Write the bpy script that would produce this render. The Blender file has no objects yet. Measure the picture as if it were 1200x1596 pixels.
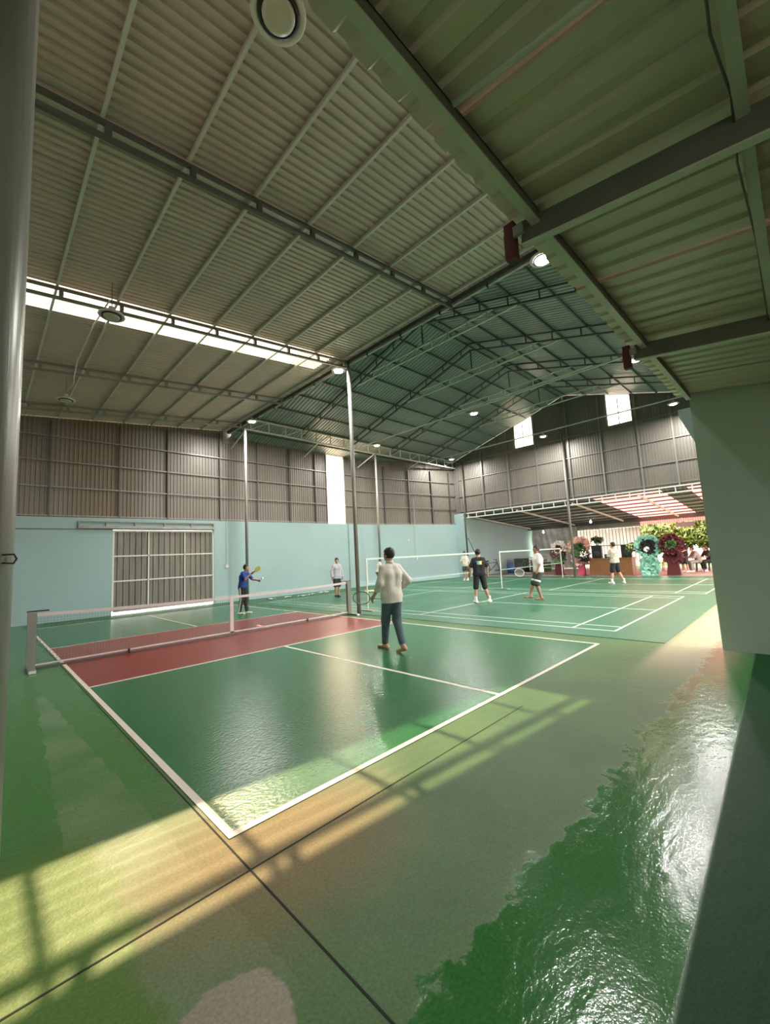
import bpy, math, random
import numpy as np
from mathutils import Vector, Matrix
random.seed(7)
rng = np.random.default_rng(11)
sc = bpy.context.scene
COL = sc.collection

# ------------------------------------------------------------------ camera
CAM = np.array([-1.0877, -2.5124, 1.5706])
YAW, PITCH, ROLL, FPX = 0.7792, 0.1080, -0.0510, 641.68
def cam_axes():
    cy, sy, cp, sp = math.cos(YAW), math.sin(YAW), math.cos(PITCH), math.sin(PITCH)
    f = np.array([sy*cp, cy*cp, sp]); r = np.array([cy, -sy, 0.0]); u = np.cross(r, f)
    c, s = math.cos(ROLL), math.sin(ROLL)
    return c*r+s*u, -s*r+c*u, f
_r, _u, _f = cam_axes()
cd = bpy.data.cameras.new('camera')
cam = bpy.data.objects.new('camera', cd); COL.objects.link(cam)
cam.matrix_world = Matrix(((_r[0], _u[0], -_f[0], CAM[0]), (_r[1], _u[1], -_f[1], CAM[1]), (_r[2], _u[2], -_f[2], CAM[2]), (0, 0, 0, 1)))
cd.sensor_fit = 'HORIZONTAL'; cd.sensor_width = 36.0; cd.lens = 36.0*FPX/1200.0
cd.clip_start = 0.05; cd.clip_end = 400
sc.camera = cam

# ------------------------------------------------------------------ light
w = bpy.data.worlds.new('sky'); sc.world = w; w.use_nodes = True
bg = w.node_tree.nodes['Background']
bg.inputs[0].default_value = (1.0, 0.93, 0.86, 1); bg.inputs[1].default_value = 6.0
sd = bpy.data.lights.new('sun', 'SUN'); sd.energy = 23.0; sd.angle = math.radians(0.42); sd.color = (1.0, 0.80, 0.52)
sun = bpy.data.objects.new('sun', sd); COL.objects.link(sun)
sun.rotation_euler = Vector((0.353, 0.993, 1.0)).to_track_quat('Z', 'Y').to_euler()
sc.view_settings.view_transform = 'Standard'; sc.view_settings.look = 'None'
sc.view_settings.gamma = 1.0; sc.view_settings.use_curve_mapping = False
sc.view_settings.exposure = 0.6
sc.cycles.max_bounces = 7; sc.cycles.diffuse_bounces = 4; sc.cycles.glossy_bounces = 3
sc.cycles.adaptive_threshold = 0.02
sc.cycles.transparent_max_bounces = 24
sc.cycles.sample_clamp_indirect = 8.0
sc.cycles.caustics_reflective = False; sc.cycles.caustics_refractive = False

# ------------------------------------------------------------------ materials
def lin(c):
    return tuple(((v/255.0)/12.92 if v/255.0 <= 0.04045 else ((v/255.0+0.055)/1.055)**2.4) for v in c)
def nd(nt, t, **kw):
    n = nt.nodes.new(t)
    for k, v in kw.items(): setattr(n, k, v)
    return n
MATS = {}
def mat(name, rgb, rough=0.6, metal=0.0, var=0.12, scale=3.0, bump=0.0, bscale=40.0, spec=0.5, rgb2=None, stretch=None, transmit=0.0, alpha=1.0, rvar=0.0):
    m = bpy.data.materials.new(name); m.use_nodes = True; nt = m.node_tree
    b = nt.nodes['Principled BSDF']
    b.inputs['Roughness'].default_value = rough; b.inputs['Metallic'].default_value = metal
    b.inputs['Specular IOR Level'].default_value = spec
    tc = nd(nt, 'ShaderNodeTexCoord'); mp = nd(nt, 'ShaderNodeMapping'); nt.links.new(tc.outputs['Object'], mp.inputs[0])
    if stretch: mp.inputs['Scale'].default_value = stretch
    no = nd(nt, 'ShaderNodeTexNoise'); no.inputs['Scale'].default_value = scale; no.inputs['Detail'].default_value = 5
    nt.links.new(mp.outputs[0], no.inputs['Vector'])
    mr = nd(nt, 'ShaderNodeMapRange'); mr.inputs[1].default_value = 0.15; mr.inputs[2].default_value = 0.85
    nt.links.new(no.outputs['Fac'], mr.inputs[0])
    mx = nd(nt, 'ShaderNodeMix', data_type='RGBA'); c = lin(rgb)
    c2 = lin(rgb2) if rgb2 else tuple(v*(1-var*2) for v in c)
    mx.inputs[6].default_value = (*c, 1); mx.inputs[7].default_value = (*c2, 1)
    nt.links.new(mr.outputs[0], mx.inputs[0]); nt.links.new(mx.outputs[2], b.inputs['Base Color'])
    if rvar:
        ra = nd(nt, 'ShaderNodeMath', operation='MULTIPLY_ADD'); ra.inputs[1].default_value = rvar; ra.inputs[2].default_value = rough-rvar/2
        nt.links.new(no.outputs['Fac'], ra.inputs[0]); nt.links.new(ra.outputs[0], b.inputs['Roughness'])
    if bump:
        n2 = nd(nt, 'ShaderNodeTexNoise'); n2.inputs['Scale'].default_value = bscale; n2.inputs['Detail'].default_value = 3
        nt.links.new(mp.outputs[0], n2.inputs['Vector'])
        bp = nd(nt, 'ShaderNodeBump'); bp.inputs['Strength'].default_value = bump; bp.inputs['Distance'].default_value = 0.02
        nt.links.new(n2.outputs['Fac'], bp.inputs['Height']); nt.links.new(bp.outputs[0], b.inputs['Normal'])
    if alpha < 1: b.inputs['Alpha'].default_value = alpha
    MATS[name] = m; return m
def emit(name, rgb, strength):
    m = bpy.data.materials.new(name); m.use_nodes = True; nt = m.node_tree
    b = nt.nodes['Principled BSDF']; b.inputs['Base Color'].default_value = (*lin(rgb), 1)
    b.inputs['Emission Color'].default_value = (*lin(rgb), 1); b.inputs['Emission Strength'].default_value = strength
    MATS[name] = m; return m
def sheet_pane(name, rgb, clear=0.0, tint=(1, 1, 1)):
    """plastic roof light: mostly lets light through; clear = share that passes straight on"""
    m = bpy.data.materials.new(name); m.use_nodes = True; nt = m.node_tree; nt.nodes.clear()
    out = nd(nt, 'ShaderNodeOutputMaterial'); tr = nd(nt, 'ShaderNodeBsdfTranslucent'); tp = nd(nt, 'ShaderNodeBsdfTransparent'); gl = nd(nt, 'ShaderNodeBsdfGlossy')
    tr.inputs[0].default_value = (*lin(rgb), 1); tp.inputs[0].default_value = (*tint, 1); gl.inputs['Roughness'].default_value = 0.25
    a = nd(nt, 'ShaderNodeMixShader'); a.inputs[0].default_value = clear
    nt.links.new(tr.outputs[0], a.inputs[1]); nt.links.new(tp.outputs[0], a.inputs[2])
    g = nd(nt, 'ShaderNodeMixShader'); g.inputs[0].default_value = 0.05
    nt.links.new(a.outputs[0], g.inputs[1]); nt.links.new(gl.outputs[0], g.inputs[2]); nt.links.new(g.outputs[0], out.inputs[0])
    MATS[name] = m; return m

mat('roof_sheet', (200, 188, 178), 0.42, 0.25, 0.10, 1.3, stretch=(1, 1, 1), rvar=0.15)
mat('hall_sheet', (150, 158, 156), 0.45, 0.2, 0.08, 1.0, rvar=0.15)
mat('leanto_sheet', (220, 198, 182), 0.5, 0.15, 0.12, 1.5)
mat('wall_sheet', (132, 127, 119), 0.45, 0.25, 0.16, 0.9, stretch=(1.2, 1.2, 0.15), rvar=0.2)
mat('wall_sheet_tan', (126, 115, 101), 0.5, 0.2, 0.12, 0.9, stretch=(1.2, 1.2, 0.15))
mat('galv', (146, 146, 140), 0.4, 0.45, 0.12, 6.0, stretch=(1, 1, 0.2), rvar=0.2)
mat('galv_dark', (96, 98, 92), 0.5, 0.35, 0.12, 6.0)
mat('galv_pole', (158, 162, 150), 0.34, 0.3, 0.22, 5.0, stretch=(6, 6, 0.5), rvar=0.25, bump=0.05, bscale=15)
mat('truss_paint', (214, 216, 210), 0.5, 0.1, 0.08, 4.0)
mat('truss_dark', (92, 100, 96), 0.5, 0.2, 0.1, 4.0)
mat('beam_paint', (208, 206, 192), 0.5, 0.1, 0.14, 3.0)
mat('beam_web', (112, 112, 100), 0.6, 0.1, 0.18, 3.0)
mat('primer_red', (86, 26, 26), 0.6, 0.0, 0.2, 8.0)
mat('blue_wall', (152, 178, 178), 0.75, 0.0, 0.05, 0.7, bump=0.02, bscale=25)
mat('near_wall', (160, 180, 164), 0.75, 0.0, 0.06, 0.9, bump=0.02, bscale=25)
mat('wall_band', (164, 190, 192), 0.75, 0.0, 0.05, 0.7)
mat('door_sheet', (132, 130, 118), 0.5, 0.3, 0.25, 2.0, stretch=(3, 3, 0.4))
mat('white_paint', (214, 214, 206), 0.55, 0.0, 0.08, 6.0)
mat('line_white', (226, 214, 204), 0.5, 0.0, 0.06, 5.0)
mat('line_mat', (190, 214, 200), 0.5, 0.0, 0.06, 5.0)
mat('black', (22, 22, 22), 0.5, 0.0, 0.1)
mat('rubber', (30, 30, 30), 0.7)
mat('concrete', (150, 142, 130), 0.8, 0.0, 0.15, 2.0, bump=0.1)
mat('yard', (150, 130, 115), 0.9, 0.0, 0.15, 1.0)
mat('mat_green', (42, 106, 76), 0.4, 0.0, 0.10, 0.9, bump=0.03, bscale=12, rvar=0.15, stretch=(0.4, 1.5, 1))
mat('lamp_white', (206, 206, 196), 0.45, 0.0, 0.05)
mat('lamp_dark', (20, 22, 24), 0.4)
emit('lamp_glow', (255, 250, 240), 20.0)
mat('lamp_off', (190, 190, 172), 0.35, 0.0, 0.05)
mat('net_tape', (212, 200, 200), 0.7, 0.0, 0.06)
mat('net_cord', (104, 106, 104), 0.8)
mat('net_cord_light', (150, 160, 158), 0.8)
mat('skin', (186, 140, 112), 0.55, 0.0, 0.06, 8.0)
mat('skin_tan', (150, 104, 78), 0.55, 0.0, 0.06, 8.0)
mat('hair', (24, 20, 20), 0.5, 0.0, 0.2, 30)
mat('face_dark', (60, 34, 30), 0.6)
mat('shirt_white', (212, 206, 198), 0.8, 0.0, 0.1, 9.0, bump=0.7, bscale=11, stretch=(1.4, 1.4, .45))
mat('shirt_pattern', (205, 202, 205), 0.8, 0.0, 0.0, 22.0, rgb2=(132, 136, 152))
mat('shirt_camo', (216, 205, 190), 0.8, 0.0, 0.0, 14.0, rgb2=(112, 104, 96))
mat('shirt_blue', (28, 66, 150), 0.8, 0.0, 0.12, 6.0, bump=0.12, bscale=14)
mat('shirt_black', (24, 24, 26), 0.8, 0.0, 0.15, 6.0)
mat('shirt_grey', (142, 138, 130), 0.8, 0.0, 0.1, 6.0)
mat('tee_white', (226, 222, 210), 0.8, 0.0, 0.06, 6.0, bump=0.12, bscale=14)
mat('jeans', (76, 96, 104), 0.8, 0.0, 0.2, 9.0, bump=0.5, bscale=16)
mat('pants_black', (24, 24, 28), 0.8)
mat('shorts_dark', (50, 58, 58), 0.8)
mat('shoe_white', (222, 218, 212), 0.6)
mat('desk_wood', (128, 84, 50), 0.5, 0.0, 0.2, 3.0, stretch=(1, 1, 6))
mat('flower_red', (88, 10, 22), 0.7, 0.0, 0.3, 9.0)
mat('flower_white', (240, 232, 226), 0.7, 0.0, 0.05)
mat('flower_pink', (226, 176, 158), 0.7, 0.0, 0.12, 9.0)
mat('flower_aqua', (140, 200, 178), 0.7, 0.0, 0.18, 9.0)
mat('flower_dark', (20, 20, 18), 0.8)
mat('leaf_green', (60, 96, 40), 0.6, 0.0, 0.3, 10.0)
mat('cloth_pink', (206, 72, 104), 0.7, 0.0, 0.15, 6.0)
mat('red_plastic', (196, 40, 38), 0.4)
mat('blue_plastic', (40, 90, 150), 0.45)
mat('tarp', (214, 214, 210), 0.4, 0.1, 0.2, 3.0, bump=0.8, bscale=3.0, rvar=0.2)
mat('foliage_a', (104, 112, 24), 0.6, 0.0, 0.0, 2.0, rgb2=(52, 76, 20))
mat('foliage_b', (128, 122, 34), 0.6, 0.0, 0.0, 2.0, rgb2=(80, 88, 26))
mat('bark', (96, 78, 60), 0.9)
mat('sign_grey', (140, 146, 148), 0.5)
mat('house_wall', (228, 214, 206), 0.8, 0.0, 0.06)
mat('racket_yellow', (196, 206, 110), 0.4)
mat('racket_white', (225, 225, 220), 0.4)
mat('ball', (235, 238, 235), 0.5)
mat('yellow_cloth', (226, 208, 132), 0.7, 0.0, 0.1, 6.0)
mat('joint', (26, 34, 24), 0.9)
mat('rust', (70, 44, 32), 0.9)
sheet_pane('skylight', (255, 250, 245), 0.93, (.34, .31, .27))
sheet_pane('frosted', (255, 246, 238), 0.25)
sheet_pane('pink_sheet', (158, 90, 92), 0.02)
sheet_pane('clear_curtain', (205, 194, 194), 0.12)

def floor_material():
    m = bpy.data.materials.new('painted_floor'); m.use_nodes = True; nt = m.node_tree; L = nt.links
    b = nt.nodes['Principled BSDF']
    geo = nd(nt, 'ShaderNodeNewGeometry'); sep = nd(nt, 'ShaderNodeSeparateXYZ'); L.new(geo.outputs['Position'], sep.inputs[0])
    def math_(op, a, b_=None, c=None):
        n = nd(nt, 'ShaderNodeMath', operation=op)
        for i, v in enumerate((a, b_, c)):
            if v is None: continue
            if isinstance(v, (int, float)): n.inputs[i].default_value = v
            else: L.new(v, n.inputs[i])
        return n.outputs[0]
    def noise(scale, detail=5, stretch=None, rough=0.5):
        mp = nd(nt, 'ShaderNodeMapping'); L.new(geo.outputs['Position'], mp.inputs[0])
        if stretch: mp.inputs['Scale'].default_value = stretch
        n = nd(nt, 'ShaderNodeTexNoise'); n.inputs['Scale'].default_value = scale; n.inputs['Detail'].default_value = detail; n.inputs['Roughness'].default_value = rough
        L.new(mp.outputs[0], n.inputs['Vector']); return n.outputs['Fac']
    def step(v, lo, hi):
        n = nd(nt, 'ShaderNodeMapRange', interpolation_type='SMOOTHSTEP'); n.inputs[1].default_value = lo; n.inputs[2].default_value = hi
        L.new(v, n.inputs[0]); return n.outputs[0]
    def mix(f, a, c):
        n = nd(nt, 'ShaderNodeMix', data_type='RGBA')
        L.new(f, n.inputs[0])
        for i, v in ((6, a), (7, c)):
            if isinstance(v, tuple): n.inputs[i].default_value = (*lin(v), 1)
            else: L.new(v, n.inputs[i])
        return n.outputs[2]
    X, Y = sep.outputs[0], sep.outputs[1]
    n1, n2, n3 = noise(1.1, 6), noise(5.0, 6, None, 0.65), noise(0.5, 3)
    fine = noise(70.0, 3)
    jag = math_('MULTIPLY_ADD', n2, 0.55, -0.275)          # ragged paint edges
    big = math_('MULTIPLY_ADD', n1, 0.8, -0.4)
    base = mix(step(n1, 0.35, 0.7), (72, 107, 58), (60, 97, 52))
    # freshly painted glossy strip along the low shed side
    yv = math_('ADD', Y, jag); yv = math_('ADD', yv, math_('MULTIPLY', big, 0.35))
    fresh = math_('SUBTRACT', 1.0, step(yv, -1.42, -1.36))
    col = mix(fresh, base, (50, 109, 50))
    # vivid green ground on the outer side of the court
    xv = math_('ADD', X, math_('MULTIPLY', big, 0.3))
    side = math_('MULTIPLY', math_('SUBTRACT', 1.0, step(xv, -0.12, 0.1)), step(math_('ADD', Y, jag), 0.3, 1.3))
    col = mix(side, col, (72, 122, 66))
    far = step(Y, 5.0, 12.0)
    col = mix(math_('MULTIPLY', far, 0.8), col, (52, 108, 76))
    # dry streak of thin paint beside the sideline
    sx = math_('ABSOLUTE', math_('ADD', math_('ADD', X, 0.46), math_('MULTIPLY', jag, 0.25)))
    wid = math_('MULTIPLY_ADD', Y, -0.045, 0.25)
    streak = math_('MULTIPLY', math_('LESS_THAN', sx, wid), math_('LESS_THAN', Y, 4.6))
    streak = math_('MULTIPLY', streak, step(n1, 0.3, 0.6))
    col = mix(math_('MULTIPLY', streak, 0.6), col, (122, 142, 108))
    # bare sandy concrete by the corner of the court
    dx = math_('ADD', X, -0.2); dy = math_('ADD', Y, 0.25)
    d = math_('SQRT', math_('ADD', math_('POWER', math_('MULTIPLY', dx, 0.75), 2.0), math_('POWER', math_('MULTIPLY', dy, 1.0), 2.0)))
    d = math_('ADD', d, math_('MULTIPLY', big, 0.5))
    bare = math_('SUBTRACT', 1.0, step(d, 0.25, 0.85))
    bare = math_('MULTIPLY', bare, step(math_('ADD', X, jag), -0.66, -0.54))
    col = mix(math_('MULTIPLY', bare, 0.85), col, (132, 116, 86))
    corner = math_('SUBTRACT', 1.0, step(math_('ADD', X, jag), -0.6, -0.5))
    corner = math_('MULTIPLY', corner, math_('SUBTRACT', 1.0, step(Y, 0.5, 0.9)))
    col = mix(corner, col, (84, 116, 52))
    # grey worn patch near the frame's lower edge
    gx = math_('ADD', X, 0.42); gy = math_('ADD', Y, 0.98)
    gd = math_('ADD', math_('SQRT', math_('ADD', math_('POWER', gx, 2.0), math_('POWER', gy, 2.0))), math_('MULTIPLY', jag, 0.25))
    grey = math_('SUBTRACT', 1.0, step(gd, 0.2, 0.22))
    col = mix(math_('MULTIPLY', grey, 0.9), col, (148, 140, 128))
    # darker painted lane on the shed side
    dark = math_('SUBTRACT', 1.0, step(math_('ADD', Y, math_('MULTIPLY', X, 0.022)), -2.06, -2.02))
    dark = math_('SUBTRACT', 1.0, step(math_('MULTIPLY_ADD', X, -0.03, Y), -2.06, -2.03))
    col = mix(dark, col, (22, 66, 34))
    # pale reflection of the shed opening, painted into the floor by the wall end
    glare = math_('MULTIPLY', step(X, 4.0, 6.5), math_('MULTIPLY', step(Y, -1.9, -1.5), math_('SUBTRACT', 1.0, step(Y, -0.9, -0.7))))
    col = mix(math_('MULTIPLY', glare, 0.7), col, (176, 160, 132))
    spk = nd(nt, 'ShaderNodeMix', data_type='RGBA', blend_type='MULTIPLY'); spk.inputs[0].default_value = 0.35
    L.new(col, spk.inputs[6]); cr = nd(nt, 'ShaderNodeMapRange'); cr.inputs[1].default_value = 0.3; cr.inputs[2].default_value = 0.7; cr.inputs[3].default_value = 0.35; cr.inputs[4].default_value = 1.3
    L.new(fine, cr.inputs[0]); L.new(cr.outputs[0], spk.inputs[7]); L.new(spk.outputs[2], b.inputs['Base Color'])
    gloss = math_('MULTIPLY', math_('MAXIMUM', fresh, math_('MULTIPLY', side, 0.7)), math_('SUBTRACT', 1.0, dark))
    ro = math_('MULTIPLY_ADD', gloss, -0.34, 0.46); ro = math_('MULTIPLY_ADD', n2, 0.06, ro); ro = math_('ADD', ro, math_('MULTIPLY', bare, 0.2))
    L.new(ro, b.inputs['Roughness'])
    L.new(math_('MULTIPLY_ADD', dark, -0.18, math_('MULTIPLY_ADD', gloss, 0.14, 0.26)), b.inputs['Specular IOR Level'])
    wave = noise(9.0, 4, (0.8, 1.5, 1))
    h = math_('ADD', math_('MULTIPLY', wave, 0.5), math_('MULTIPLY', fine, 0.12))
    bp = nd(nt, 'ShaderNodeBump'); bp.inputs['Strength'].default_value = 0.3; bp.inputs['Distance'].default_value = 0.03
    L.new(h, bp.inputs['Height']); L.new(bp.outputs[0], b.inputs['Normal'])
    MATS['floor'] = m
floor_material()
def court_material(name, c1, c2, rough):
    m = mat(name, c1, rough, 0.0, 0.0, 1.2, bump=0.22, bscale=34.0, rgb2=c2, stretch=(.8, 1.2, 1))
    return m
court_material('court_green', (30, 102, 58), (31, 103, 59), 0.25)
court_material('court_red', (130, 46, 41), (129, 46, 41), 0.3)

# ------------------------------------------------------------------ mesh helpers
class MB:
    def __init__(s): s.v = []; s.f = []
    def add(s, vs, fs):
        k = len(s.v); s.v += [tuple(float(c) for c in p) for p in vs]; s.f += [tuple(i+k for i in q) for q in fs]; return s
    def box(s, x0, x1, y0, y1, z0, z1):
        return s.add([(x0, y0, z0), (x1, y0, z0), (x1, y1, z0), (x0, y1, z0), (x0, y0, z1), (x1, y0, z1), (x1, y1, z1), (x0, y1, z1)],
                     [(3, 2, 1, 0), (4, 5, 6, 7), (0, 1, 5, 4), (1, 2, 6, 5), (2, 3, 7, 6), (3, 0, 4, 7)])
    def bar(s, a, b, wd, ht, up=(0, 0, 1)):
        a, b = Vector(a), Vector(b); d = (b-a).normalized(); up = Vector(up)
        if abs(d.dot(up)) > 0.98: up = Vector((1, 0, 0))
        x = d.cross(up).normalized()*wd/2; y = x.cross(d).normalized()*ht/2
        vs = [p+q for p in (a, b) for q in (-x-y, x-y, x+y, -x+y)]
        return s.add(vs, [(3, 2, 1, 0), (4, 5, 6, 7), (0, 1, 5, 4), (1, 2, 6, 5), (2, 3, 7, 6), (3, 0, 4, 7)])
    def tube(s, a, b, r, n=10, r2=None):
        return s.path([a, b], r, n, r2)
    def path(s, pts, r, n=8, r2=None, closed=False):
        pts = [Vector(p) for p in pts]; m = len(pts); k = len(s.v); ref = None
        for i, p in enumerate(pts):
            if closed: d = (pts[(i+1) % m]-pts[i-1]).normalized()
            else: d = (pts[min(i+1, m-1)]-pts[max(i-1, 0)]).normalized()
            if ref is None: ref = d.orthogonal().normalized()
            x = (ref-d*ref.dot(d)).normalized(); y = d.cross(x); ref = x
            rr = r if r2 is None else r+(r2-r)*i/(m-1)
            for j in range(n):
                t = 2*math.pi*j/n; s.v.append(tuple(p+x*rr*math.cos(t)+y*rr*math.sin(t)))
        for i in range(m if closed else m-1):
            for j in range(n):
                a, b_ = k+i*n+j, k+i*n+(j+1) % n; c, d_ = k+((i+1) % m)*n+(j+1) % n, k+((i+1) % m)*n+j
                s.f.append((a, b_, c, d_))
        if not closed:
            s.f.append(tuple(k+j for j in reversed(range(n)))); s.f.append(tuple(k+(m-1)*n+j for j in range(n)))
        return s
    def lathe(s, prof, c=(0, 0, 0), n=24):
        k = len(s.v); m = len(prof)
        for r, z in prof:
            for j in range(n):
                t = 2*math.pi*j/n; s.v.append((c[0]+r*math.cos(t), c[1]+r*math.sin(t), c[2]+z))
        for i in range(m-1):
            for j in range(n): s.f.append((k+i*n+j, k+i*n+(j+1) % n, k+(i+1)*n+(j+1) % n, k+(i+1)*n+j))
        return s
    def ell(s, c, r, n=10, m=6):
        k = len(s.v)
        for i in range(m+1):
            ph = math.pi*i/m
            for j in range(n):
                t = 2*math.pi*j/n; s.v.append((c[0]+r[0]*math.sin(ph)*math.cos(t), c[1]+r[1]*math.sin(ph)*math.sin(t), c[2]+r[2]*math.cos(ph)))
        for i in range(m):
            for j in range(n): s.f.append((k+i*n+j, k+i*n+(j+1) % n, k+(i+1)*n+(j+1) % n, k+(i+1)*n+j))
        return s
    def prism(s, poly, z0, z1):
        n = len(poly)
        return s.add([(x, y, z0) for x, y in poly]+[(x, y, z1) for x, y in poly],
                     [tuple(reversed(range(n))), tuple(range(n, 2*n))]+[(i, (i+1) % n, n+(i+1) % n, n+i) for i in range(n)])
    def mesh(s, name, m, smooth=False):
        me = bpy.data.meshes.new(name); me.from_pydata(s.v, [], s.f); me.validate(); me.materials.append(MATS[m])
        if smooth: me.polygons.foreach_set('use_smooth', [True]*len(me.polygons))
        me.update(); return me
    def build(s, name, m, parent=None, smooth=False, loc=(0, 0, 0)):
        return put(name, s.mesh(name, m, smooth), parent, loc)
def put(name, me, parent=None, loc=(0, 0, 0), rot=(0, 0, 0)):
    o = bpy.data.objects.new(name, me); COL.objects.link(o); o.parent = parent; o.location = loc; o.rotation_euler = rot; return o
def empty(name, loc=(0, 0, 0), rz=0.0, label=None, cat=None, group=None, kind=None):
    o = bpy.data.objects.new(name, None); COL.objects.link(o); o.location = loc; o.rotation_euler = (0, 0, rz); o.empty_display_size = 0.1
    return tag(o, label, cat, group, kind)
def tag(o, label=None, cat=None, group=None, kind=None):
    for k, v in (('label', label), ('category', cat), ('group', group), ('kind', kind)):
        if v: o[k] = v
    return o
def corr(mb, O, U, V, N, width, length, pitch, depth, trap=True, lens=None):
    """trapezoid-ribbed steel sheet; lens(u) may trim both ends -> (start, end)"""
    O, U, V, N = Vector(O), Vector(U), Vector(V), Vector(N); us = []
    n = max(1, round(width/pitch)); p = width/n
    for i in range(n):
        for t, h in ((0, 0), (0.52, 0), (0.62, 1), (0.9, 1)): us.append(((i+t)*p, h*depth))
    us.append((width, 0)); k = len(mb.v)
    for u, h in us:
        a, b = lens(u) if lens else (0, length)
        for q in (a, b): mb.v.append(tuple(O+U*u+V*q+N*h))
    for i in range(len(us)-1): mb.f.append((k+2*i, k+2*i+2, k+2*i+3, k+2*i+1))
    return mb

# ================================================================== STRUCTURE
XE, YE, YB, XG, YW = 6.55, 13.3, -1.5, 21.3, 14.9      # column line, eave truss, low beam, end gable, long wall
# ---- floor
fl = MB().box(-9, 40, -9, 22, -0.15, 0).build('floor', 'floor'); tag(fl, 'green painted concrete floor of the sports hall', 'floor', kind='structure')
g_ = MB().box(-60, 140, -60, 120, -0.4, -0.152).build('ground_outside', 'yard'); tag(g_, 'pale sandy ground around the hall', 'ground', kind='structure')
T = 0.003
def slab(name, m, x0, x1, y0, y1, z=T, parent=fl, z0=0.0005): return MB().box(x0, x1, y0, y1, z0, z).build(name, m, parent)
slab('court_paint', 'court_green', 0, 6.1, 0, 4.57); slab('court_paint', 'court_green', 0, 6.1, 8.84, 13.41)
slab('kitchen_paint', 'court_red', 0, 6.1, 4.57, 8.84)
LW = 0.05
for a in [(0, LW, 0, 13.41), (6.1-LW, 6.1, 0, 13.41), (LW, 6.1-LW, 0, LW), (LW, 6.1-LW, 13.41-LW, 13.41), (LW, 6.1-LW, 4.57-LW, 4.57), (LW, 6.1-LW, 8.84, 8.84+LW),
          (3.05-LW/2, 3.05+LW/2, LW, 4.57-LW), (3.05-LW/2, 3.05+LW/2, 8.84+LW, 13.41-LW)]:
    slab('court_line', 'line_white', *a, z=0.005, z0=T)
for a in [(-6, 2.9, -0.322, -0.312), (-0.032, -0.022, -6, -0.322), (-0.032, -0.022, -0.312, 9)]:
    slab('expansion_joint', 'joint', *a, z=0.0015)
# shed floor beyond the hall
slab('shed_slab', 'concrete', 21.95, 31, -6, 13.2, z=0.012)

# ---- badminton mat
mt = empty('badminton_mat', (0, 0, 0), 0, 'large green rubber badminton mat with two marked courts covering the far floor', 'mat')
MB().box(6.62, 21.95, -0.78, 12.9, 0.001, 0.008).build('mat_sheet', 'mat_green', mt)
def bcourt(x0, y0):
    W6, L13, l = 6.1, 13.4, 0.042; y1 = min(y0+L13, 12.9)
    segs = [(x0, x0+l, y0, y1), (x0+W6-l, x0+W6, y0, y1), (x0+.46, x0+.46+l, y0+l, y1), (x0+W6-.46-l, x0+W6-.46, y0+l, y1),
            (x0+l, x0+W6-l, y0, y0+l), (x0+l, x0+W6-l, y0+.76, y0+.76+l), (x0+l, x0+W6-l, y0+4.72, y0+4.72+l), (x0+l, x0+W6-l, y0+8.68, y0+8.68+l),
            (x0+W6/2-l/2, x0+W6/2+l/2, y0+l, y0+4.72), (x0+W6/2-l/2, x0+W6/2+l/2, y0+8.72, y1)]
    if y0+L13-.76 < 12.9: segs.append((x0+l, x0+W6-l, y0+12.64-l, y0+12.64))
    for k, a in enumerate(segs): MB().box(*a, 0.008, 0.0095).build('court_line', 'line_mat', mt)
bcourt(7.23, 0.10); bcourt(14.2, -0.28)

# ---- long wall on the far side: painted blockwork below, ribbed steel above
KX, EX, EY = 14.6, 21.3, 13.5
wl = empty('wall_left', (0, YW, 0), 0, 'long far wall, pale blue blockwork below and ribbed grey steel above', 'wall', kind='structure')
def loc_y(o): return o
ang = math.atan2(EY-YW, EX-KX); klen = math.hypot(EX-KX, EY-YW)+.16
WT = 3.45
DX0, DX1, DZ = 2.3, 5.92, 3.02
MB().box(-9, DX0, 0, .2, 0, WT).build('blockwork', 'blue_wall', wl)
MB().box(DX1, KX, 0, .2, 0, WT).build('blockwork', 'blue_wall', wl)
MB().box(DX0, DX1, 0, .2, DZ+.02, WT).build('blockwork', 'blue_wall', wl)
wk = MB().box(0, klen, 0, .2, 0, WT).build('blockwork', 'blue_wall', wl, loc=(KX, 0, 0)); wk.rotation_euler = (0, 0, ang)
pb = MB().box(-9, DX0-.02, -.012, 0, 3.03, 3.06).build('ledge', 'galv_dark', wl)
MB().box(DX1+.02, KX, -.03, 0, 0, .28).build('plinth', 'wall_band', wl)
pk_ = MB().box(0, klen, -.03, 0, 0, .28).build('plinth', 'wall_band', wl, loc=(KX, 0, 0)); pk_.rotation_euler = (0, 0, ang)
MB().box(13.2, 13.5, -.07, 0, 0, WT).build('pilaster', 'blue_wall', wl)
def zP(x): return 6.70+.1*(x+.9)                 # purlin plane of the roof over the near court
def z2(y): return 7.66+.29*(YE-y) if y > 5.9 else 7.66+.29*(YE-5.9)-.29*(5.9-y)   # purlin plane of the hall roof
WX0, WX1 = 11.92, 13.12
xs = -3.08
while xs < KX-.05:
    x1 = min(xs+1.0, KX+.06)
    top = (lambda u, x0=xs: (0, (zP(min(x0+u, XE)) if x0+u < XE else z2(YW))-WT+0.03))
    mname = 'wall_sheet_tan' if (0.4 < xs < 2.0) else 'wall_sheet'
    if x1 <= WX0+.05 or xs >= WX1-.05:
        corr(MB(), (xs, .1, WT), (1, 0, 0), (0, 0, 1), (0, -1, 0), x1-xs, 3, .125, .022, lens=top).build('wall_sheet', mname, wl)
    xs += 1.0
    if abs(xs-11.92) < .03: xs = WX1
u = 0.0
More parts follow.
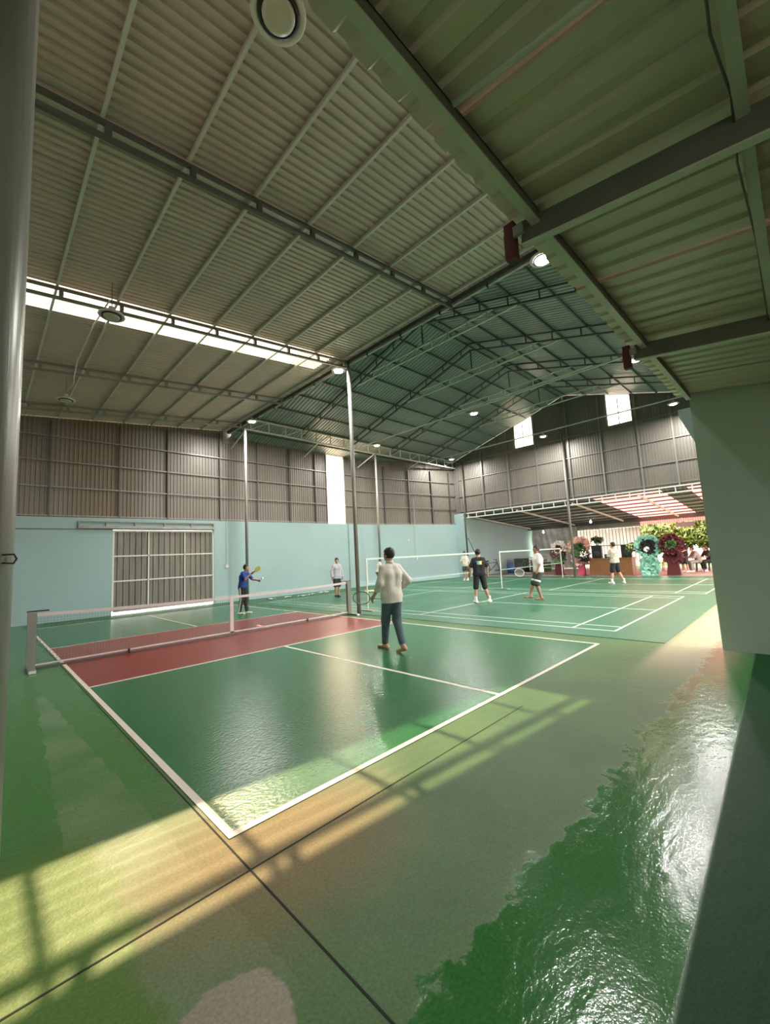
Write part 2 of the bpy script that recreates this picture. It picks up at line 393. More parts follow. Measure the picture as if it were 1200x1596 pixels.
while u < klen-.05:
    x1 = min(1.0, klen-u)
    o = corr(MB(), (u, .1, WT), (1, 0, 0), (0, 0, 1), (0, -1, 0), x1, z2(13.6)-WT, .125, .022).build('wall_sheet', 'wall_sheet', wl, loc=(KX, 0, 0)); o.rotation_euler = (0, 0, ang)
    u += 1.0
for x in (-2.0, .48, 2.48, 4.12, 6.2, 7.94, 9.64, 11.16, 13.9):
    ztop = (zP(x) if x < XE else z2(YW))-.12
    MB().box(x-.022, x+.022, -.01, .06, WT, ztop).build('wall_post', 'galv_dark', wl)
for u in (1.3, 3.1, 4.9, 6.4):
    o = MB().box(u-.03, u+.03, -.02, .06, WT, 6.9).build('wall_post', 'galv_dark', wl, loc=(KX, 0, 0)); o.rotation_euler = (0, 0, ang)
for z in (3.5, 4.47, 5.35, 6.2):
    for a, b in ((-3, WX0), (WX1, KX)): MB().box(a, b, .0, .04, z-.018, z+.018).build('girt', 'galv', wl)
    o = MB().box(0, klen, .0, .04, z-.018, z+.018).build('girt', 'galv', wl, loc=(KX, 0, 0)); o.rotation_euler = (0, 0, ang)
MB().box(XE-.2, XE+.35, .06, .16, 6.9, 7.5).build('closing_plate', 'wall_sheet', wl)
# tall clear panel in the long wall
wn = empty('window_1', (0, YW, 0), 0, 'tall narrow bright panel of frosted sheet high in the long wall', 'window', kind='structure')
MB().box(WX0, WX1, .085, .092, WT, z2(YW)-.02).build('pane', 'frosted', wn)
for x in (WX0, WX1): MB().box(x-.02, x+.02, .04, .11, WT, z2(YW)-.05).build('jamb', 'galv', wn)

# sliding steel door
dr = empty('door_1', (0, YW, 0), 0, 'wide ribbed steel sliding door streaked with white paint in the blue wall', 'door', kind='structure')
nD = 9
for i in range(nD):
    wd = (DX1-DX0-.1)/nD; x0 = DX0+.05+i*wd
    corr(MB(), (x0, .08, .15), (1, 0, 0), (0, 0, 1), (0, -1, 0), wd, DZ-.21, .2, .03).build('door_sheet', 'door_sheet', dr)
MB().box(DX0, DX0+.06, .02, .12, .12, DZ).build('frame_side', 'white_paint', dr); MB().box(DX1-.06, DX1, .02, .12, .12, DZ).build('frame_side', 'white_paint', dr)
MB().box(DX0+.06, DX1-.06, .02, .12, DZ-.06, DZ).build('frame_top', 'white_paint', dr); MB().box(DX0+.06, DX1-.06, .02, .12, .09, .16).build('frame_bottom', 'galv', dr)
for z in (1.15, 2.05): MB().box(DX0+.06, DX1-.06, .03, .046, z, z+.05).build('cross_rail', 'white_paint', dr)
for x in (3.45, 4.75): MB().box(x, x+.045, .03, .045, .2, DZ-.06).build('stile', 'white_paint', dr)
rl = empty('door_rail', (0, YW, 0), 0, 'galvanised sliding rail on brackets above the ribbed steel door', 'rail')
MB().box(1.28, 5.95, -.1, -.02, 3.07, 3.16).build('track', 'galv', rl); MB().box(1.28, 5.95, -.06, -.02, 3.3, 3.34).build('upper_bar', 'galv', rl)
for x in (1.3, 2.1, 3.0, 4.0, 5.0, 5.9): MB().box(x-.02, x+.02, -.055, 0, 3.16, 3.3).build('bracket', 'galv', rl)

# ---- end gable wall
ge = empty('wall_end', (XG, 0, 0), 0, 'ribbed steel end gable hanging above the open shed, with two bright panels', 'wall', kind='structure')
BZ = 3.98
wins = [(7.85, 8.95, 7.55), (2.8, 3.85, 7.55)]
ys = -1.5
while ys < 13.55:
    y1 = min(ys+.97, 13.62); segs = [(None, None)]
    cut = [wz for wz in wins if wz[0]-.3 < (ys+y1)/2 < wz[1]+.3 and min(y1, wz[1])-max(ys, wz[0]) > .05]
    def prof(u, a=ys): return z2(a+u)+.02-BZ
    if not cut:
        corr(MB(), (.1, ys, BZ), (0, 1, 0), (0, 0, 1), (-1, 0, 0), y1-ys, 3, .125, .022, lens=lambda u, a=ys: (0, z2(a+u)+.02-BZ)).build('wall_sheet', 'wall_sheet', ge)
    else:
        wz = cut[0]
        lo = lambda u, a=ys, q=wz: (0, (q[2]-BZ) if q[0] < a+u < q[1] else z2(a+u)+.02-BZ)
        mb = MB()
        for (s0, s1) in ((ys, min(max(wz[0], ys), y1)), (max(wz[0], ys), min(wz[1], y1)), (max(min(wz[1], y1), ys), y1)):
            if s1-s0 < .02: continue
            mid = (s0+s1)/2; inside = wz[0] < mid < wz[1]
            corr(mb, (.1, s0, BZ), (0, 1, 0), (0, 0, 1), (-1, 0, 0), s1-s0, 3, .125, .022,
                 lens=(lambda u, a=s0, q=wz: (0, q[2]-BZ)) if inside else (lambda u, a=s0: (0, z2(a+u)+.02-BZ)))
        mb.build('wall_sheet', 'wall_sheet', ge)
    ys += .97
for y in (13.2, 11.33, 9.52, 7.72, 5.9, 4.27, 2.6, 1.2, -.2): MB().box(.0, .06, y-.03, y+.03, BZ, z2(y)-.1).build('wall_post', 'galv', ge)
for z in (4.25, 5.22, 6.32, 7.45):
    MB().box(.03, .07, -1.5, 13.3, z-.02, z+.02).build('girt', 'galv', ge)
for k, (a, b, z) in enumerate(wins):
    wd = empty('window_%d' % (k+2), (XG, 0, 0), 0, ['bright frosted panel under the left roof slope of the end gable', 'bright frosted panel under the right roof slope of the end gable'][k], 'window', kind='structure')
    poly = [(a, z), (b, z), (b, z2(b)-.03), (a, z2(a)-.03)]
    MB().add([(.1, p, q) for p, q in poly]+[(.106, p, q) for p, q in poly], [(0, 1, 2, 3), (7, 6, 5, 4), (0, 4, 5, 1), (1, 5, 6, 2), (2, 6, 7, 3), (3, 7, 4, 0)]).build('pane', 'frosted', wd)
    MB().box(.02, .06, (a+b)/2-.02, (a+b)/2+.02, z, min(z2(a), z2(b))-.03).build('mullion', 'galv', wd)
    MB().box(.02, .07, a, b, z-.04, z).build('sill', 'galv', wd)

# ---- unseen wall over the low beam and unseen gable infill, added to block daylight
ws = empty('wall_right_added', (0, YB, 0), 0, 'unseen ribbed steel wall added above the low shed roof to block light', 'wall', kind='structure')
xs = -3.0
while xs < XG-.05:
    x1 = min(xs+1.0, XG); tp = zP(xs) if xs < XE-.3 else z2(YB)
    corr(MB(), (xs, 0, 4.1), (1, 0, 0), (0, 0, 1), (0, -1, 0), x1-xs, tp-4.1, .25, .022).build('wall_sheet', 'wall_sheet', ws); xs += 1.0
gi = empty('wall_gable_added', (XE+.12, 0, 0), 0, 'unseen ribbed steel infill added between the two roofs to block light', 'wall', kind='structure')
ys = YB
while ys < YW-.1:
    y1 = min(ys+1.02, YW)
    corr(MB(), (0, ys, 7.3), (0, 1, 0), (0, 0, 1), (1, 0, 0), y1-ys, 3, .25, .022, lens=lambda u, a=ys: (min(z2(a+u)+.03, 7.46)-7.3, max(z2(a+u)+.03, 7.47)-7.3)).build('wall_sheet', 'hall_sheet', gi); ys += 1.02

# ---- roof over the near court
rf = empty('ceiling', (0, 0, 0), 0, 'ribbed steel roof over the near court with one clear strip', 'ceiling', kind='structure')
sl = math.atan(.1); RX0, RX1 = -4.0, XE+.1; RL = (RX1-RX0)/math.cos(sl)
Vr, Nr = (math.cos(sl), 0, math.sin(sl)), (-math.sin(sl), 0, math.cos(sl))
sheet_me = corr(MB(), (0, 0, 0), (0, 1, 0), Vr, Nr, 1.0, RL, .125, .03).mesh('roof_sheet', 'roof_sheet')
sheet_sh = corr(MB(), (0, 0, 0), (0, 1, 0), Vr, Nr, 1.0, (6.06-RX0)/math.cos(sl), .125, .03).mesh('clear_sheet', 'skylight')
sheet_end = corr(MB(), (0, 0, 0), (0, 1, 0), Vr, Nr, 1.0, (RX1-6.06)/math.cos(sl), .125, .03).mesh('roof_sheet_end', 'roof_sheet')
for k in range(17):
    y = YB+k
    if k == 8:
        put('clear_sheet', sheet_sh, rf, (RX0, y, zP(RX0)+.035)); put('roof_sheet', sheet_end, rf, (6.06, y, zP(6.06)+.035))
    else: put('roof_sheet', sheet_me, rf, (RX0, y, zP(RX0)+.035))
PX = [-.28+.945*k for k in range(-4, 8)]
for x in PX:
    pm = MB().box(-.02, .02, YB, YW-.05, -.03, .03).build('purlin', 'truss_paint', rf, loc=(x, 0, zP(x)))
# open-web beams along X
def web_beam(y, x0, x1, zf, label, m='galv', posts=PX, dz=(-.06, -.24)):
    e = empty('roof_beam', (x0, y, zf(x0)), 0, label, 'roof beam'); 
    L_ = lambda x, d: (x-x0, 0, zf(x)+d-zf(x0))
    MB().bar(L_(x0, dz[0]), L_(x1, dz[0]), .05, .05).build('top_chord', m, e); MB().bar(L_(x0, dz[1]), L_(x1, dz[1]), .05, .05).build('bottom_chord', m, e)
    for x in posts:
        if x0 < x < x1: MB().bar(L_(x+.06, dz[0]-.025), L_(x+.06, dz[1]+.025), .065, .065).build('post', m, e)
    return e
web_beam(2.6, -4, XE-.08, zP, 'open-web steel beam under the near court roof, closest to the camera', 'galv_dark')
web_beam(6.45, -4, XE-.08, zP, 'open-web steel beam running under the bright clear roof strip')
web_beam(10.05, -4, XE-.08, zP, 'open-web steel beam just beyond the bright clear roof strip')
web_beam(13.3, -4, XE-.08, zP, 'open-web steel beam nearest the blue wall and sliding door')
# column line
eb = empty('roof_beam', (XE, YB, 7.36), 0, 'dark edge beam with a clipped cable pipe between the two roofs', 'roof beam')
MB().box(-.05, .05, 0, YW-YB-.05, -.03, .08).build('beam_body', 'galv_dark', eb)
MB().tube((-.0, .1, -.075), (-.0, YW-YB-.2, -.075), .02, 8).build('cable_pipe', 'white_paint', eb)
for y in np.arange(.6, 16, 1.3): MB().box(-.03, .03, y-.02, y+.02, -.1, -.03).build('pipe_clip', 'black', eb)
def column(x, y, h, r, label, m='galv_pole', plate=True):
    e = empty('steel_column', (x, y, 0), 0, label, 'column')
    MB().tube((0, 0, .012), (0, 0, h), r, 20).build('pipe', m, e, smooth=False)
    if plate: MB().box(-r*2, r*2, -r*2, r*2, 0, .012).build('base_plate', 'galv_dark', e)
    for p in e.children:
        if p.name.startswith('pipe'): p.data.polygons.foreach_set('use_smooth', [len(q.vertices) == 4 for q in p.data.polygons])
    return e
column(XE, 6.45, 7.33, .057, 'tall steel pipe column beside the low net\'s far post', 'galv')
column(XE, 13.2, 7.13, .055, 'steel pipe column behind the person in the blue shirt', 'galv')
column(14.0, YE, 7.12, .055, 'steel pipe column by the blue wall under the long eave truss', 'galv')
column(XG-.1, 6.15, 8.0, .06, 'steel pipe column standing at the mat edge before the flower stands', 'galv')
column(XG-.15, 12.7, 7.5, .055, 'thin steel column in the far corner of the blue wall', 'galv_dark')
pl = column(-1.105, YB, 3.6, .062, 'large galvanised pipe column close to the camera at the left edge', 'galv_pole')
MB().path([(.045, -.044, 1.607), (.06, -.035, 1.608), (.064, -.032, 1.60), (.06, -.035, 1.592), (.045, -.044, 1.593)], .0016, 6).build('rebar_hook', 'rust', pl)

# ---- hall roof with its frames
hr = empty('ceiling_hall', (0, 0, 0), 0, 'high pitched ribbed steel roof of the badminton hall', 'ceiling', kind='structure')
s2 = math.atan(.29); YR = 5.9
def slope_sheets(y0, y1, sgn):
    ln = abs(y1-y0)/math.cos(s2)
    me = corr(MB(), (0, 0, 0), (1, 0, 0), (0, sgn*math.cos(s2), math.sin(s2)), (0, -sgn*math.sin(s2), math.cos(s2)), 1.0, ln, .1667, .025).mesh('roof_sheet', 'hall_sheet')
    x = XE+.12
    while x < XG: put('roof_sheet', me, hr, (x, y0, z2(y0)+.035)); x += 1.0
slope_sheets(YW+.25, YR, -1); slope_sheets(YB-.2, YR, 1)
for y in list(np.arange(YR+.15, YW-.1, 1.03))+list(np.arange(YR-.15, YB-.1, -1.03)):
    MB().bar((XE+.12, y, z2(y)), (XG, y, z2(y)), .04, .06).build('purlin', 'truss_dark', hr)
MB().add([(XE+.12, YR-.3, z2(YR)-.02), (XG+.1, YR-.3, z2(YR)-.02), (XG+.1, YR, z2(YR)+.1), (XE+.12, YR, z2(YR)+.1), (XG+.1, YR+.3, z2(YR)-.02), (XE+.12, YR+.3, z2(YR)-.02)], [(0, 1, 2, 3), (3, 2, 4, 5)]).build('ridge_cap', 'hall_sheet', hr)
def frame(x, label, m, first=False):
    e = empty('roof_frame', (x, YR, 0), 0, label, 'roof truss'); c = lambda y, d: (0, y-YR, z2(y)+d)
    yl, yr_ = YE, YB+.1
    for a, b in ((yl, YR), (yr_, YR)):
        MB().bar(c(a, -.06), c(b, -.06), .05, .05).build('top_chord', m, e); MB().bar(c(a, -.34), c(b, -.34), .05, .05).build('bottom_chord', m, e)
        for t in np.linspace(.06, .94, 8):
            y = a+(b-a)*t; MB().bar(c(y, -.085), c(y, -.315), .035, .035).build('post', m, e)
    zc = 8.44; mc = 'truss_paint'
    MB().bar((0, 9.35-YR, zc), (0, 2.45-YR, zc), .05, .05).build('collar_chord', mc, e); MB().bar((0, 8.6-YR, zc+.24), (0, 3.2-YR, zc+.24), .05, .05).build('collar_chord', mc, e)
    for y in np.linspace(8.4, 3.4, 8): MB().bar((0, y-YR, zc+.02), (0, y-YR, zc+.22), .035, .035).build('collar_post', mc, e)
    MB().bar((0, 0, zc+.26), (0, 0, z2(YR)-.36), .04, .04).build('king_post', m, e)
    return e
for k, x in enumerate((9.45, 12.4, 15.35, 18.3)):
    frame(x, ['first full steel roof frame of the badminton hall, nearest the camera', 'second steel roof frame of the badminton hall from the camera',
              'third steel roof frame of the badminton hall from the camera', 'fourth steel roof frame, closest to the end gable'][k], 'truss_dark')
# eave truss along the long wall
et = empty('eave_truss', (XE, YE, 7.15), 0, 'long lattice eave truss running along the blue wall on pipe columns', 'roof truss')
EL = XG-XE
for z in (0, .46): MB().box(0, EL, -.03, .03, z-.03, z+.03).build('chord', 'truss_paint', et)
for k, x in enumerate(np.linspace(.3, EL-.3, 18)):
    MB().box(x-.02, x+.02, -.02, .02, .03, .43).build('post', 'truss_paint', et)
    if k < 17 and k % 2 == 0: MB().bar((x, 0, .03), (x+.8, 0, .43), .03, .03).build('diagonal', 'truss_paint', et)
for k, x in enumerate((XE+.1, 10.3, 14.0, 17.6)):   # stay bars from the truss to the wall
    MB().bar((x-XE, .03, .0), (x-XE, YW-YE-.1, -.5), .04, .04).build('wall_stay', 'truss_paint', et)
# lamp rails
def rail(x, z, y0, y1, label):
    o = MB().bar((0, 0, 0), (0, y1-y0, 0), .05, .05).build('lamp_rail', 'truss_paint', loc=(x, y0, z)); tag(o, label, 'rail')
rail(13.1, 7.42, YB+.05, YE-.04, 'thin steel lamp rail across the middle of the badminton hall')
rail(19.7, 7.62, YB+.05, YE-.04, 'thin steel lamp rail across the hall before the end gable')

# ---- low shed roof over the camera
ll = empty('ceiling_low', (0, 0, 0), 0, 'low ribbed steel shed roof over the camera', 'ceiling', kind='structure')
SLP = .145
def z3(y): return 3.80+SLP*(y-YB)
al = math.atan(SLP); y0_, y1_ = -9.2, -1.33
lme = corr(MB(), (0, 0, 0), (1, 0, 0), (0, math.cos(al), math.sin(al)), (0, -math.sin(al), math.cos(al)), 1.02, (y1_-y0_)/math.cos(al), .19, .022).mesh('roof_sheet', 'leanto_sheet')
for k in range(10): put('roof_sheet', lme, ll, (-3.4+k, y0_, z3(y0_)+.003*(k % 2)))
for y in (-2.53, -4.2, -6.0, -7.8):
    MB().box(-3.4, 6.5, -.025, .0, -.06, -.0).build('purlin', 'beam_paint', ll, loc=(0, y, z3(y)-.01))
    MB().box(-3.4, 6.5, -.0, .03, -.06, -.05).build('purlin_flange', 'beam_paint', ll, loc=(0, y, z3(y)-.01))
bm = empty('roof_beam', (-3.4, YB, 3.70), 0, 'pale green channel beam along the edge of the low shed roof', 'roof beam')
MB().box(0, 9.9, -.028, .028, 0, .012).build('lower_flange', 'beam_paint', bm); MB().box(0, 9.9, -.028, -.018, .012, .09).build('web', 'beam_web', bm); MB().box(0, 9.9, -.028, .028, .078, .09).build('upper_flange', 'beam_paint', bm)
lip = MB()
for k in range(11):
    x = -.6+k*.19; h = .012+.02*random.random()
    lip.box(x, x+.14, .165, .172, .115, .115+h)
lip.build('sealant_drips', 'white_paint', bm)
for k, x in enumerate((1.45, 4.05)):
    r_ = empty('rafter', (x, YB, 3.58), 0, ['deep steel rafter overhead with a pale lower flange, nearest the camera', 'farther steel rafter of the low shed roof near the blue wall end'][k], 'rafter')
    rz = lambda y, d: (0, y-YB, (z3(y)-z3(YB))+d)
    MB().bar(rz(YB+.1, .01), rz(-8.5, .01), .05, .012).build('lower_flange', 'beam_paint', r_); MB().bar(rz(YB+.1, .1), rz(-8.5, .1), .01, .17).build('web', 'beam_web', r_)
    MB().box(-.06, -.005, .13, .2, -.06, .2).build('end_plate', 'primer_red', r_); MB().box(-.062, -.02, .2, .205, -.05, .13).build('plate_face', 'galv_dark', r_)
    MB().box(-.075, -.05, .06, .13, .07, .14).build('cleat', 'galv', r_)
o = MB().path([(.47, -1.55, 3.74), (.5, -2.0, 3.68), (.56, -4.5, 3.31)], .016, 10).build('conduit_pipe', 'beam_paint', None, True); tag(o, 'pale round conduit pipe fixed under the low shed roof', 'pipe')
o = MB().path([(.3, -2.5, 3.59), (.9, -2.47, 3.56), (1.3, -2.5, 3.6), (1.7, -2.48, 3.55), (2.6, -2.5, 3.6), (4.2, -2.49, 3.56), (6.3, -2.5, 3.6)], .006, 6).build('hanging_wire', 'galv_dark', None); tag(o, 'thin loose wire along the purlin overhead', 'wire')

# ---- wall end on the right
wr = empty('wall_near', (6.55, YB, 0), 0, 'plain grey-green painted wall end at the right under the low roof', 'wall', kind='structure')
n = 14; poly = [(0, 0), (-7.5, 0), (-7.5, z3(-9)-.02), (0, z3(YB)-.18)]
poly = [(0, 0), (-7.5, 0), (-7.5, z3(-9)+.03), (-.25, z3(YB-.25)+.03), (0, 3.8)]
MB().add([(0, y, z) for y, z in poly]+[(.2, y, z) for y, z in poly], [(4, 3, 2, 1, 0), (5, 6, 7, 8, 9)]+[(i, (i+1) % 5, 5+(i+1) % 5, 5+i) for i in range(5)]).build('blockwork', 'near_wall', wr)
MB().add([(.02, 0, 3.05), (.18, 0, 3.05), (.18, .16, 3.5), (.02, .16, 3.5), (.02, 0, 3.6), (.18, 0, 3.6), (.18, .16, 3.6), (.02, .16, 3.6)],
         [(0, 1, 2, 3), (4, 7, 6, 5), (0, 4, 5, 1), (1, 5, 6, 2), (2, 6, 7, 3), (3, 7, 4, 0)]).build('corbel', 'wall_band', wr)

wb = empty('wall_back_added', (-4.0, 0, 0), 0, 'unseen pale blue wall added behind the camera on the court side to cut daylight', 'wall', kind='structure')  # added out of view to dim the near floor; its opening feeds side light
MB().box(-.2, 0, -9.2, -7.0, 0, 3.4).build('blockwork', 'blue_wall', wb); MB().box(-.2, 0, -4.0, YW+.2, 0, 3.4).build('blockwork', 'blue_wall', wb); MB().box(-.2, 0, -7.0, -4.0, 2.4, 3.4).build('blockwork', 'blue_wall', wb)
for k in range(24): corr(MB(), (-.1, -9.2+k, 3.4), (0, 1, 0), (0, 0, 1), (1, 0, 0), 1.0, (zP(-4)-3.4) if k > 7 else .5, .25, .022).build('wall_sheet', 'wall_sheet', wb)
wf = empty('wall_front_added', (0, -9.0, 0), 0, 'unseen pale wall with a wide doorway, added behind the camera to cut daylight', 'wall', kind='structure')  # added behind the camera to keep most sky light off the floor
MB().box(-4, 2.0, -.2, 0, 0, z3(-9)).build('blockwork', 'blue_wall', wf); MB().box(3.2, 6.75, -.2, 0, 0, z3(-9)).build('blockwork', 'blue_wall', wf)

# ================================================================== SHED BEYOND THE GABLE
sb = empty('roof_beam', (XG, YB, 3.8), 0, 'white lattice beam under the end gable across the shed opening', 'roof beam')
for z in (0, .28): MB().box(-.03, .03, 0, 14.8, z-.03, z+.03).build('chord', 'truss_paint', sb)
for y in np.arange(.4, 14.6, .62): MB().box(-.02, .02, y-.02, y+.02, .03, .25).build('post', 'truss_paint', sb)
sr = empty('ceiling_shed', (0, 0, 0), 0, 'lean-to shed roof beyond the gable, grey sheets and pink translucent ones', 'ceiling', kind='structure')
a4 = -.085; sl4 = math.atan(a4); X0, X1 = XG+.05, 31.0
def z4(x): return 3.98+a4*(x-XG)
gm = corr(MB(), (0, 0, 0), (0, 1, 0), (math.cos(sl4), 0, math.sin(sl4)), (-math.sin(sl4), 0, math.cos(sl4)), 1.0, (X1-X0)/math.cos(sl4), .1667, .025)
m_g, m_p = gm.mesh('roof_sheet', 'hall_sheet'), gm.mesh('pink_sheet', 'pink_sheet')
for k in range(19):
    y = -6.0+k; put('roof_sheet', m_p if (y < 5 and k % 5 != 2) else m_g, sr, (X0, y, z4(X0)+.04))
for x in np.arange(XG+.6, 31, 1.15): MB().box(-.025, .025, -6, 13, -.035, .035).build('purlin', 'truss_dark', sr, loc=(x, 0, z4(x)))
for y in (12.6, 9.2, 6.0, 2.9, -.2): MB().bar((XG+.05, y, z4(XG)-.09), (31, y, z4(31)-.09), .06, .1).build('shed_rafter', 'truss_paint', sr)
MB().box(0, .06, -6, 13, -.1, .0).build('fascia', 'galv_dark', sr, loc=(30.9, 0, z4(31)))
fm = MB()
for k in range(19): pass
for k in range(12):
    corr(MB(), (31.02, -6+k, z4(31)-.32), (0, 1, 0), (0, 0, 1), (-1, 0, 0), 1.0, .38, .125, .02).build('valance_sheet', 'pink_sheet', sr)
w5 = MB().add([(x, y, z) for y in (12.85, 13.05) for x, z in ((XG+.1, 0), (31, 0), (31, z4(31)+.05), (XG+.1, z4(XG)+.05))], [(0, 1, 2, 3), (7, 6, 5, 4), (0, 4, 5, 1), (1, 5, 6, 2), (2, 6, 7, 3), (3, 7, 4, 0)]).build('wall_shed', 'blue_wall'); tag(w5, 'shaded blue side wall of the shed behind the bicycles', 'wall', kind='structure')
MB().box(XG-.05, XG+.35, 12.9, 14.2, 0, 4.1).build('corner_pier', 'wall_band', w5)
MB().box(29.85, 30.1, -6, 13.0, 3.04, 3.3).build('header_beam', 'galv_dark', w5)
w5b = MB().bar((21.5, 12.8, 2.5), (23.2, 12.8, 0.1), .12, .05).build('diagonal_strip', 'wall_band', w5)
# back enclosure of the shed: silver tarp, clear strips, barred gate
tp_ = MB(); NY, NZ = 26, 18
for i in range(NY+1):
    for j in range(NZ+1):
        y = 12.6-3.5*i/NY; z = .03+3.05*j/NZ
        tp_.v.append((30+.05*math.sin(i*1.9+j*.4)+.06*math.sin(j*.8+i*.35), y, z))
for i in range(NY):
    for j in range(NZ): a = i*(NZ+1)+j; tp_.f.append((a, a+1, a+NZ+2, a+NZ+1))
tp_.build('tarpaulin', 'tarp', None, True); tag(bpy.data.objects['tarpaulin'], 'crumpled silver tarpaulin curtain hanging at the back of the shed', 'curtain')
bg_ = empty('barred_gate', (30, 7.0, 0), 0, 'tall barred gate with pale clear sheeting behind the wooden desk', 'gate')
for k in range(20):
    y = -1.9+4.0*k/19; MB().box(-.012, .012, y-.012, y+.012, .03, 2.75).build('bar', 'galv_dark', bg_)
for z in (.05, 1.55, 2.75): MB().box(-.02, .02, -1.95, 2.15, z-.025, z+.025).build('rail', 'galv_dark', bg_)
for k in range(4): MB().box(.05, .056, -1.9+k, -.92+k, .2, 2.7).build('clear_sheet', 'clear_curtain', bg_)
hb = MB().box(-.02, .02, -1.95, 2.15, 2.78, 3.05).build('header_panel', 'galv', bg_)
# outside: pale house, trees, sign
hs = empty('small_house', (39, 8.5, 0), 0, 'pale house front with a barred window seen through the gate', 'house')
MB().box(0, 4, -3.2, 4, -.15, 3.6).build('house_wall', 'house_wall', hs); hw = MB().box(-.04, 0, .2, 1.6, 1.3, 2.7).build('house_window', 'black', hs)
for y in (.2, .55, .9, 1.25, 1.6): MB().box(-.07, -.04, y-.025, y+.025, 1.3, 2.7).build('window_bar', 'white_paint', hw)
def tree(x, y, h, r, m, label, seed):
    rr = random.Random(seed); e = empty('tree', (x, y, -.15), 0, label, 'tree', 'trees behind the shed')
    MB().path([(0, 0, 0), (.1, .05, h*.3), (.0, .1, h*.6)], .14, 8, .06).build('trunk', 'bark', e, True)
    f = MB()
    for k in range(2600):
        t = rr.uniform(0, 2*math.pi); ph = math.acos(rr.uniform(-1, 1)); q = r*(rr.random()**.4)
        c = Vector((q*math.sin(ph)*math.cos(t), q*math.sin(ph)*math.sin(t), h*.62+q*.8*math.cos(ph)*h/(r*2.2)))
        a = Vector((rr.gauss(0, 1), rr.gauss(0, 1), rr.gauss(0, 1))).normalized(); b = a.orthogonal().normalized(); s = rr.uniform(.1, .24)
        f.add([c-a*s, c+b*s*.5, c+a*s, c-b*s*.5], [(0, 1, 2, 3)])
    tag(f.build('foliage', m, e), kind='stuff')
tree(36.5, 2.6, 4.4, 1.7, 'foliage_a', 'leafy yellow-green tree directly behind the hanging grey sign', 1)
tree(38, -.6, 4.8, 1.9, 'foliage_b', 'bright yellowish tree nearest the wall end, behind the seated group', 2)
tree(42, 1.6, 6.0, 2.6, 'foliage_b', 'tall pale yellow tree farthest back behind the shed', 3)
tree(35.5, 5.6, 3.4, 1.2, 'foliage_a', 'small green tree seen through the barred gate', 4)
tree(44, -3.5, 6.2, 2.6, 'foliage_a', 'large green tree at the far right behind the shed', 5)
tree(37.4, 4.1, 4.2, 1.3, 'foliage_b', 'yellow tree behind the pale house corner', 6)
tree(47, 3.2, 7.0, 3.0, 'foliage_a', 'broad green tree far behind the hanging sign', 7)
tree(46, -.4, 6.0, 2.8, 'foliage_b', 'broad yellow tree far behind the seated group', 8)
sg = empty('hanging_sign', (29, 2.45, 2.45), 0, 'small grey sign board hanging under the shed roof edge', 'sign')
MB().box(-.02, .02, -.45, .45, 0, .28).build('board', 'sign_grey', sg)
for y in (-.35, .35): MB().tube((0, y, .28), (0, y, .92), .008, 6).build('hanger', 'galv_dark', sg)

# ================================================================== LAMPS
def lamp(x, y, z, lit, label, hang=.0, tilt=(0, 0), s=1.0, power=190):
    e = empty('high_bay_lamp', (x, y, z), 0, label, 'lamp', 'round high bay lamps'); e.rotation_euler = (tilt[0], tilt[1], 0)
    MB().lathe([(.001, .10), (.07, .10), (.085, .085), (.14, .06), (.205, .02), (.215, 0), (.205, -.012), (.165, -.006), (.16, .012), (.001, .012)]).build('housing', 'lamp_white', e, True); hs_ = [c for c in e.children if c.name.startswith('housing')][0]
    MB().lathe([(.158, -.004), (.158, -.02), (.135, -.02), (.13, -.004)]).build('inner_ring', 'lamp_dark', hs_, True)
    MB().lathe([(.13, -.012), (.125, -.034), (.09, -.042), (.001, -.044)]).build('diffuser', 'lamp_glow' if lit else 'lamp_off', e, True)
    MB().lathe([(.001, .16), (.05, .16), (.055, .10), (.001, .10)], n=14).build('driver', 'lamp_white', hs_, True)
    if hang: MB().tube((0, 0, .16), (0, 0, .16+hang), .008, 6).build('hanger', 'galv', e)
    e.scale = (s, s, s)
    if lit:
        ld = bpy.data.lights.new('lamp_light', 'AREA'); ld.shape = 'DISK'; ld.size = .3; ld.energy = power; ld.color = (1.0, .96, .9)
        lo = bpy.data.objects.new('lamp_light', ld); COL.objects.link(lo); lo.parent = e; lo.location = (0, 0, -.08)
    return e
lamp(.42, -.08, 5.85, False, 'unlit round lamp hanging highest in the frame, nearest the camera', .7)
lamp(.46, 5.9, 6.2, False, 'unlit round lamp hanging in front of the bright roof strip', .5)
lamp(.4, 11.0, 6.2, False, 'unlit round lamp hanging near the sliding door on a white cable', .5)
lamp(6.35, .4, 7.05, True, 'brightest lit lamp by the red rafter end', .1, (0, 0), 1.1)
lamp(6.4, 6.75, 7.2, True, 'lit lamp at the top of the tall pole by the low net', .0)
lamp(6.45, 12.4, 7.2, True, 'lit lamp at the pole top above the blue-shirted player', .0)
lamp(13.1, 12.2, 7.22, True, 'lit lamp under the eave truss above the tall bright wall panel', .0)
lamp(13.1, 6.4, 7.2, True, 'lit lamp at the centre of the badminton hall roof', .0)
lamp(13.1, .55, 7.2, True, 'lit lamp beyond the second red rafter end', .0)
lamp(19.7, 12.4, 7.4, True, 'lit lamp in the far corner where wall and gable meet', .0)
lamp(19.7, 6.5, 7.4, True, 'lit lamp beside the left bright gable panel', .0)
lamp(19.7, .8, 7.4, True, 'lit lamp just above the top of the grey-green wall end', .0)
o = MB().path([(.46, 6.1, 6.6), (.44, 7.5, 6.75), (.42, 9.4, 6.7), (.45, 10.1, 6.55), (.5, 10.5, 6.5), (.4, 11.0, 6.42)], .014, 6).build('white_cable', 'white_paint', None, True); tag(o, 'white cable strung between the two unlit lamps under the roof', 'cable')
